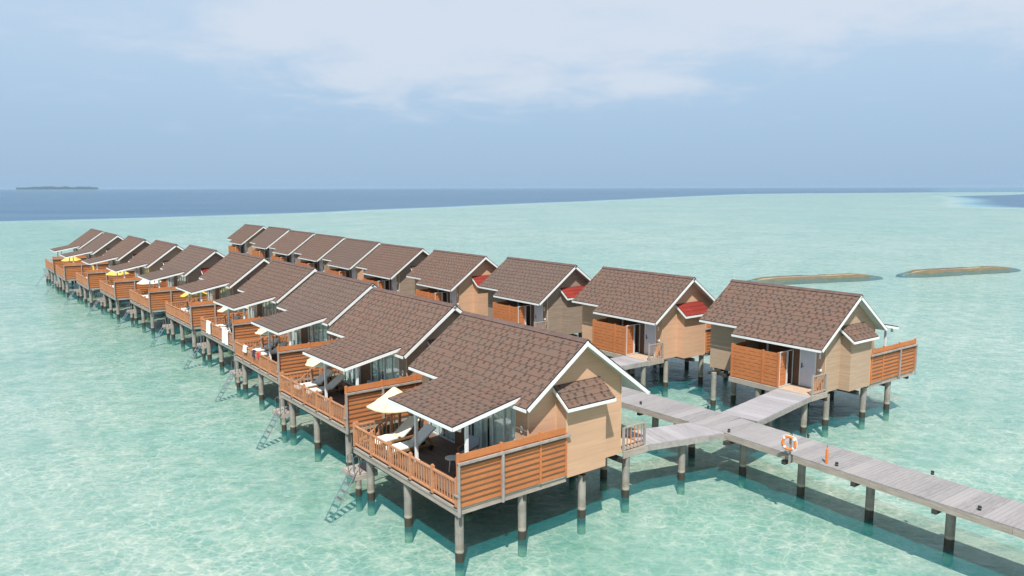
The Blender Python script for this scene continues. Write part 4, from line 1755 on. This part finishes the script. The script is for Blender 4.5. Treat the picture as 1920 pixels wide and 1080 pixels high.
m, t, b = new_mat('breakwater_cloth')
co = N(t, 'ShaderNodeTexCoord')
sp = N(t, 'ShaderNodeSeparateXYZ')
t.links.new(co.outputs['Object'], sp.inputs[0])
nz = ntex(t, co.outputs['Object'], 0.8, 6, 0.65, 0.5)
nb = ntex(t, co.outputs['Object'], 0.16, 3, 0.5)
yy = math_(t, 'ADD', sp.outputs[1], math_(t, 'MULTIPLY', math_(t, 'SUBTRACT', nz, 0.5), 1.3))
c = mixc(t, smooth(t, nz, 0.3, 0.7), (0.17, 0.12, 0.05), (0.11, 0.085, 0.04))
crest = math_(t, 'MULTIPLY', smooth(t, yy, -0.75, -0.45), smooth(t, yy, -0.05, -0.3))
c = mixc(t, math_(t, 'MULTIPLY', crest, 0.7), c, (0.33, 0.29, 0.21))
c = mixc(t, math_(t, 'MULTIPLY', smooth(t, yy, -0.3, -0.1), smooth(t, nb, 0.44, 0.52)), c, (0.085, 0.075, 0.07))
c = mixc(t, math_(t, 'MULTIPLY', smooth(t, nb, 0.5, 0.62), 0.35), c, (0.10, 0.09, 0.08))
t.links.new(c, b.inputs['Base Color'])
b.inputs['Roughness'].default_value = 0.9
bump(t, b, nz, 0.6, 0.08)
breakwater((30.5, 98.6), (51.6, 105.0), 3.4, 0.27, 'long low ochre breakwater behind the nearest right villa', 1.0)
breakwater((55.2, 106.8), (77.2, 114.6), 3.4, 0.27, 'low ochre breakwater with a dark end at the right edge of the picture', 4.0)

# ---------------------------------------------------------------- far island
def island():
    q = MB(-1)
    L, Wd = 1070.0, 220.0
    n, k = 120, 10
    pts, fs = [], []
    for i in range(n + 1):
        x = -L / 2 + L * i / n
        e = max(0.0, 1 - (2 * x / L) ** 2) ** 0.5
        for j in range(k + 1):
            y = (-1 + 2 * j / k) * Wd / 2 * e
            f = max(0.0, 1 - (-1 + 2 * j / k) ** 2)
            pts.append((x, y, 0.3 + 1.5 * f * e))
    fs = [(i * (k + 1) + j, i * (k + 1) + j + 1, (i + 1) * (k + 1) + j + 1, (i + 1) * (k + 1) + j) for i in range(n) for j in range(k)]
    q.add(pts, fs)
    o = q.build('island', ['beach_sand'], None)
    o['kind'] = 'structure'
    o['label'] = 'low sandy island on the horizon at the left'
    x, y = -5620.0, 9500.0
    o.location = (x, y, 0)
    ang = -math.atan2(x, y)
    o.rotation_euler = (0, 0, ang)
    # trees read as one mass from here
    q = MB(-1)
    rnd = random.Random(3)
    for i in range(900):
        x_ = rnd.uniform(-L * 0.44, L * 0.37)
        e = max(0.05, 1 - (2 * x_ / L) ** 2) ** 0.5
        y_ = rnd.uniform(-0.36, 0.40) * Wd * e
        hh = (36 + 12 * mnoise.noise(Vector((x_ / 90, 0.3, 0)))) * (0.35 + 0.65 * min(1, e * 1.15)) * rnd.uniform(0.75, 1.1)
        rr = rnd.uniform(9, 15)
        pts = []
        for lev, fr in ((0.15, 0.7), (0.55, 1.0), (0.85, 0.65)):
            for m_ in range(7):
                an = 2 * math.pi * m_ / 7 + rnd.uniform(-.2, .2)
                r3 = rr * fr * rnd.uniform(0.7, 1.15)
                pts.append((x_ + r3 * math.cos(an), y_ + r3 * math.sin(an), 1.0 + hh * (lev + rnd.uniform(-.06, .06))))
        pts.append((x_, y_, 1.0 + hh))
        fs = []
        for lv in range(2):
            for m_ in range(7):
                m2 = (m_ + 1) % 7
                fs.append((lv * 7 + m_, lv * 7 + m2, lv * 7 + 7 + m2, lv * 7 + 7 + m_))
        for m_ in range(7):
            fs.append((14 + m_, 14 + (m_ + 1) % 7, 21))
        q.add(pts, fs)
    w = q.build('woodland', ['far_foliage'], None)
    w.location = o.location
    w.rotation_euler = o.rotation_euler
    w['kind'] = 'stuff'
    w['label'] = 'dark green palm woodland covering the far island'
    w['category'] = 'woodland'


simple('beach_sand', (0.75, 0.70, 0.58), 0.9, 0.05, 0.02)
simple('far_foliage', (0.022, 0.055, 0.030), 0.9, 0.4, 0.03)
island()

# ---------------------------------------------------------------- sea air
hz = MB(1)
hz.box(-27000, 27000, -27000, 27000, -3, 60)
haze = hz.build('haze', [], None)
haze['kind'] = 'stuff'
haze['label'] = 'pale blue sea haze fading the horizon'
m = bpy.data.materials.new('haze_air')
m.use_nodes = True
t = m.node_tree
t.nodes.clear()
pv = N(t, 'ShaderNodeVolumePrincipled', Density=0.00006)
pv.inputs['Color'].default_value = (0.46, 0.66, 0.86, 1)
pv.inputs['Anisotropy'].default_value = 0.0
ot = N(t, 'ShaderNodeOutputMaterial')
t.links.new(pv.outputs[0], ot.inputs['Volume'])
haze.data.materials.append(m)
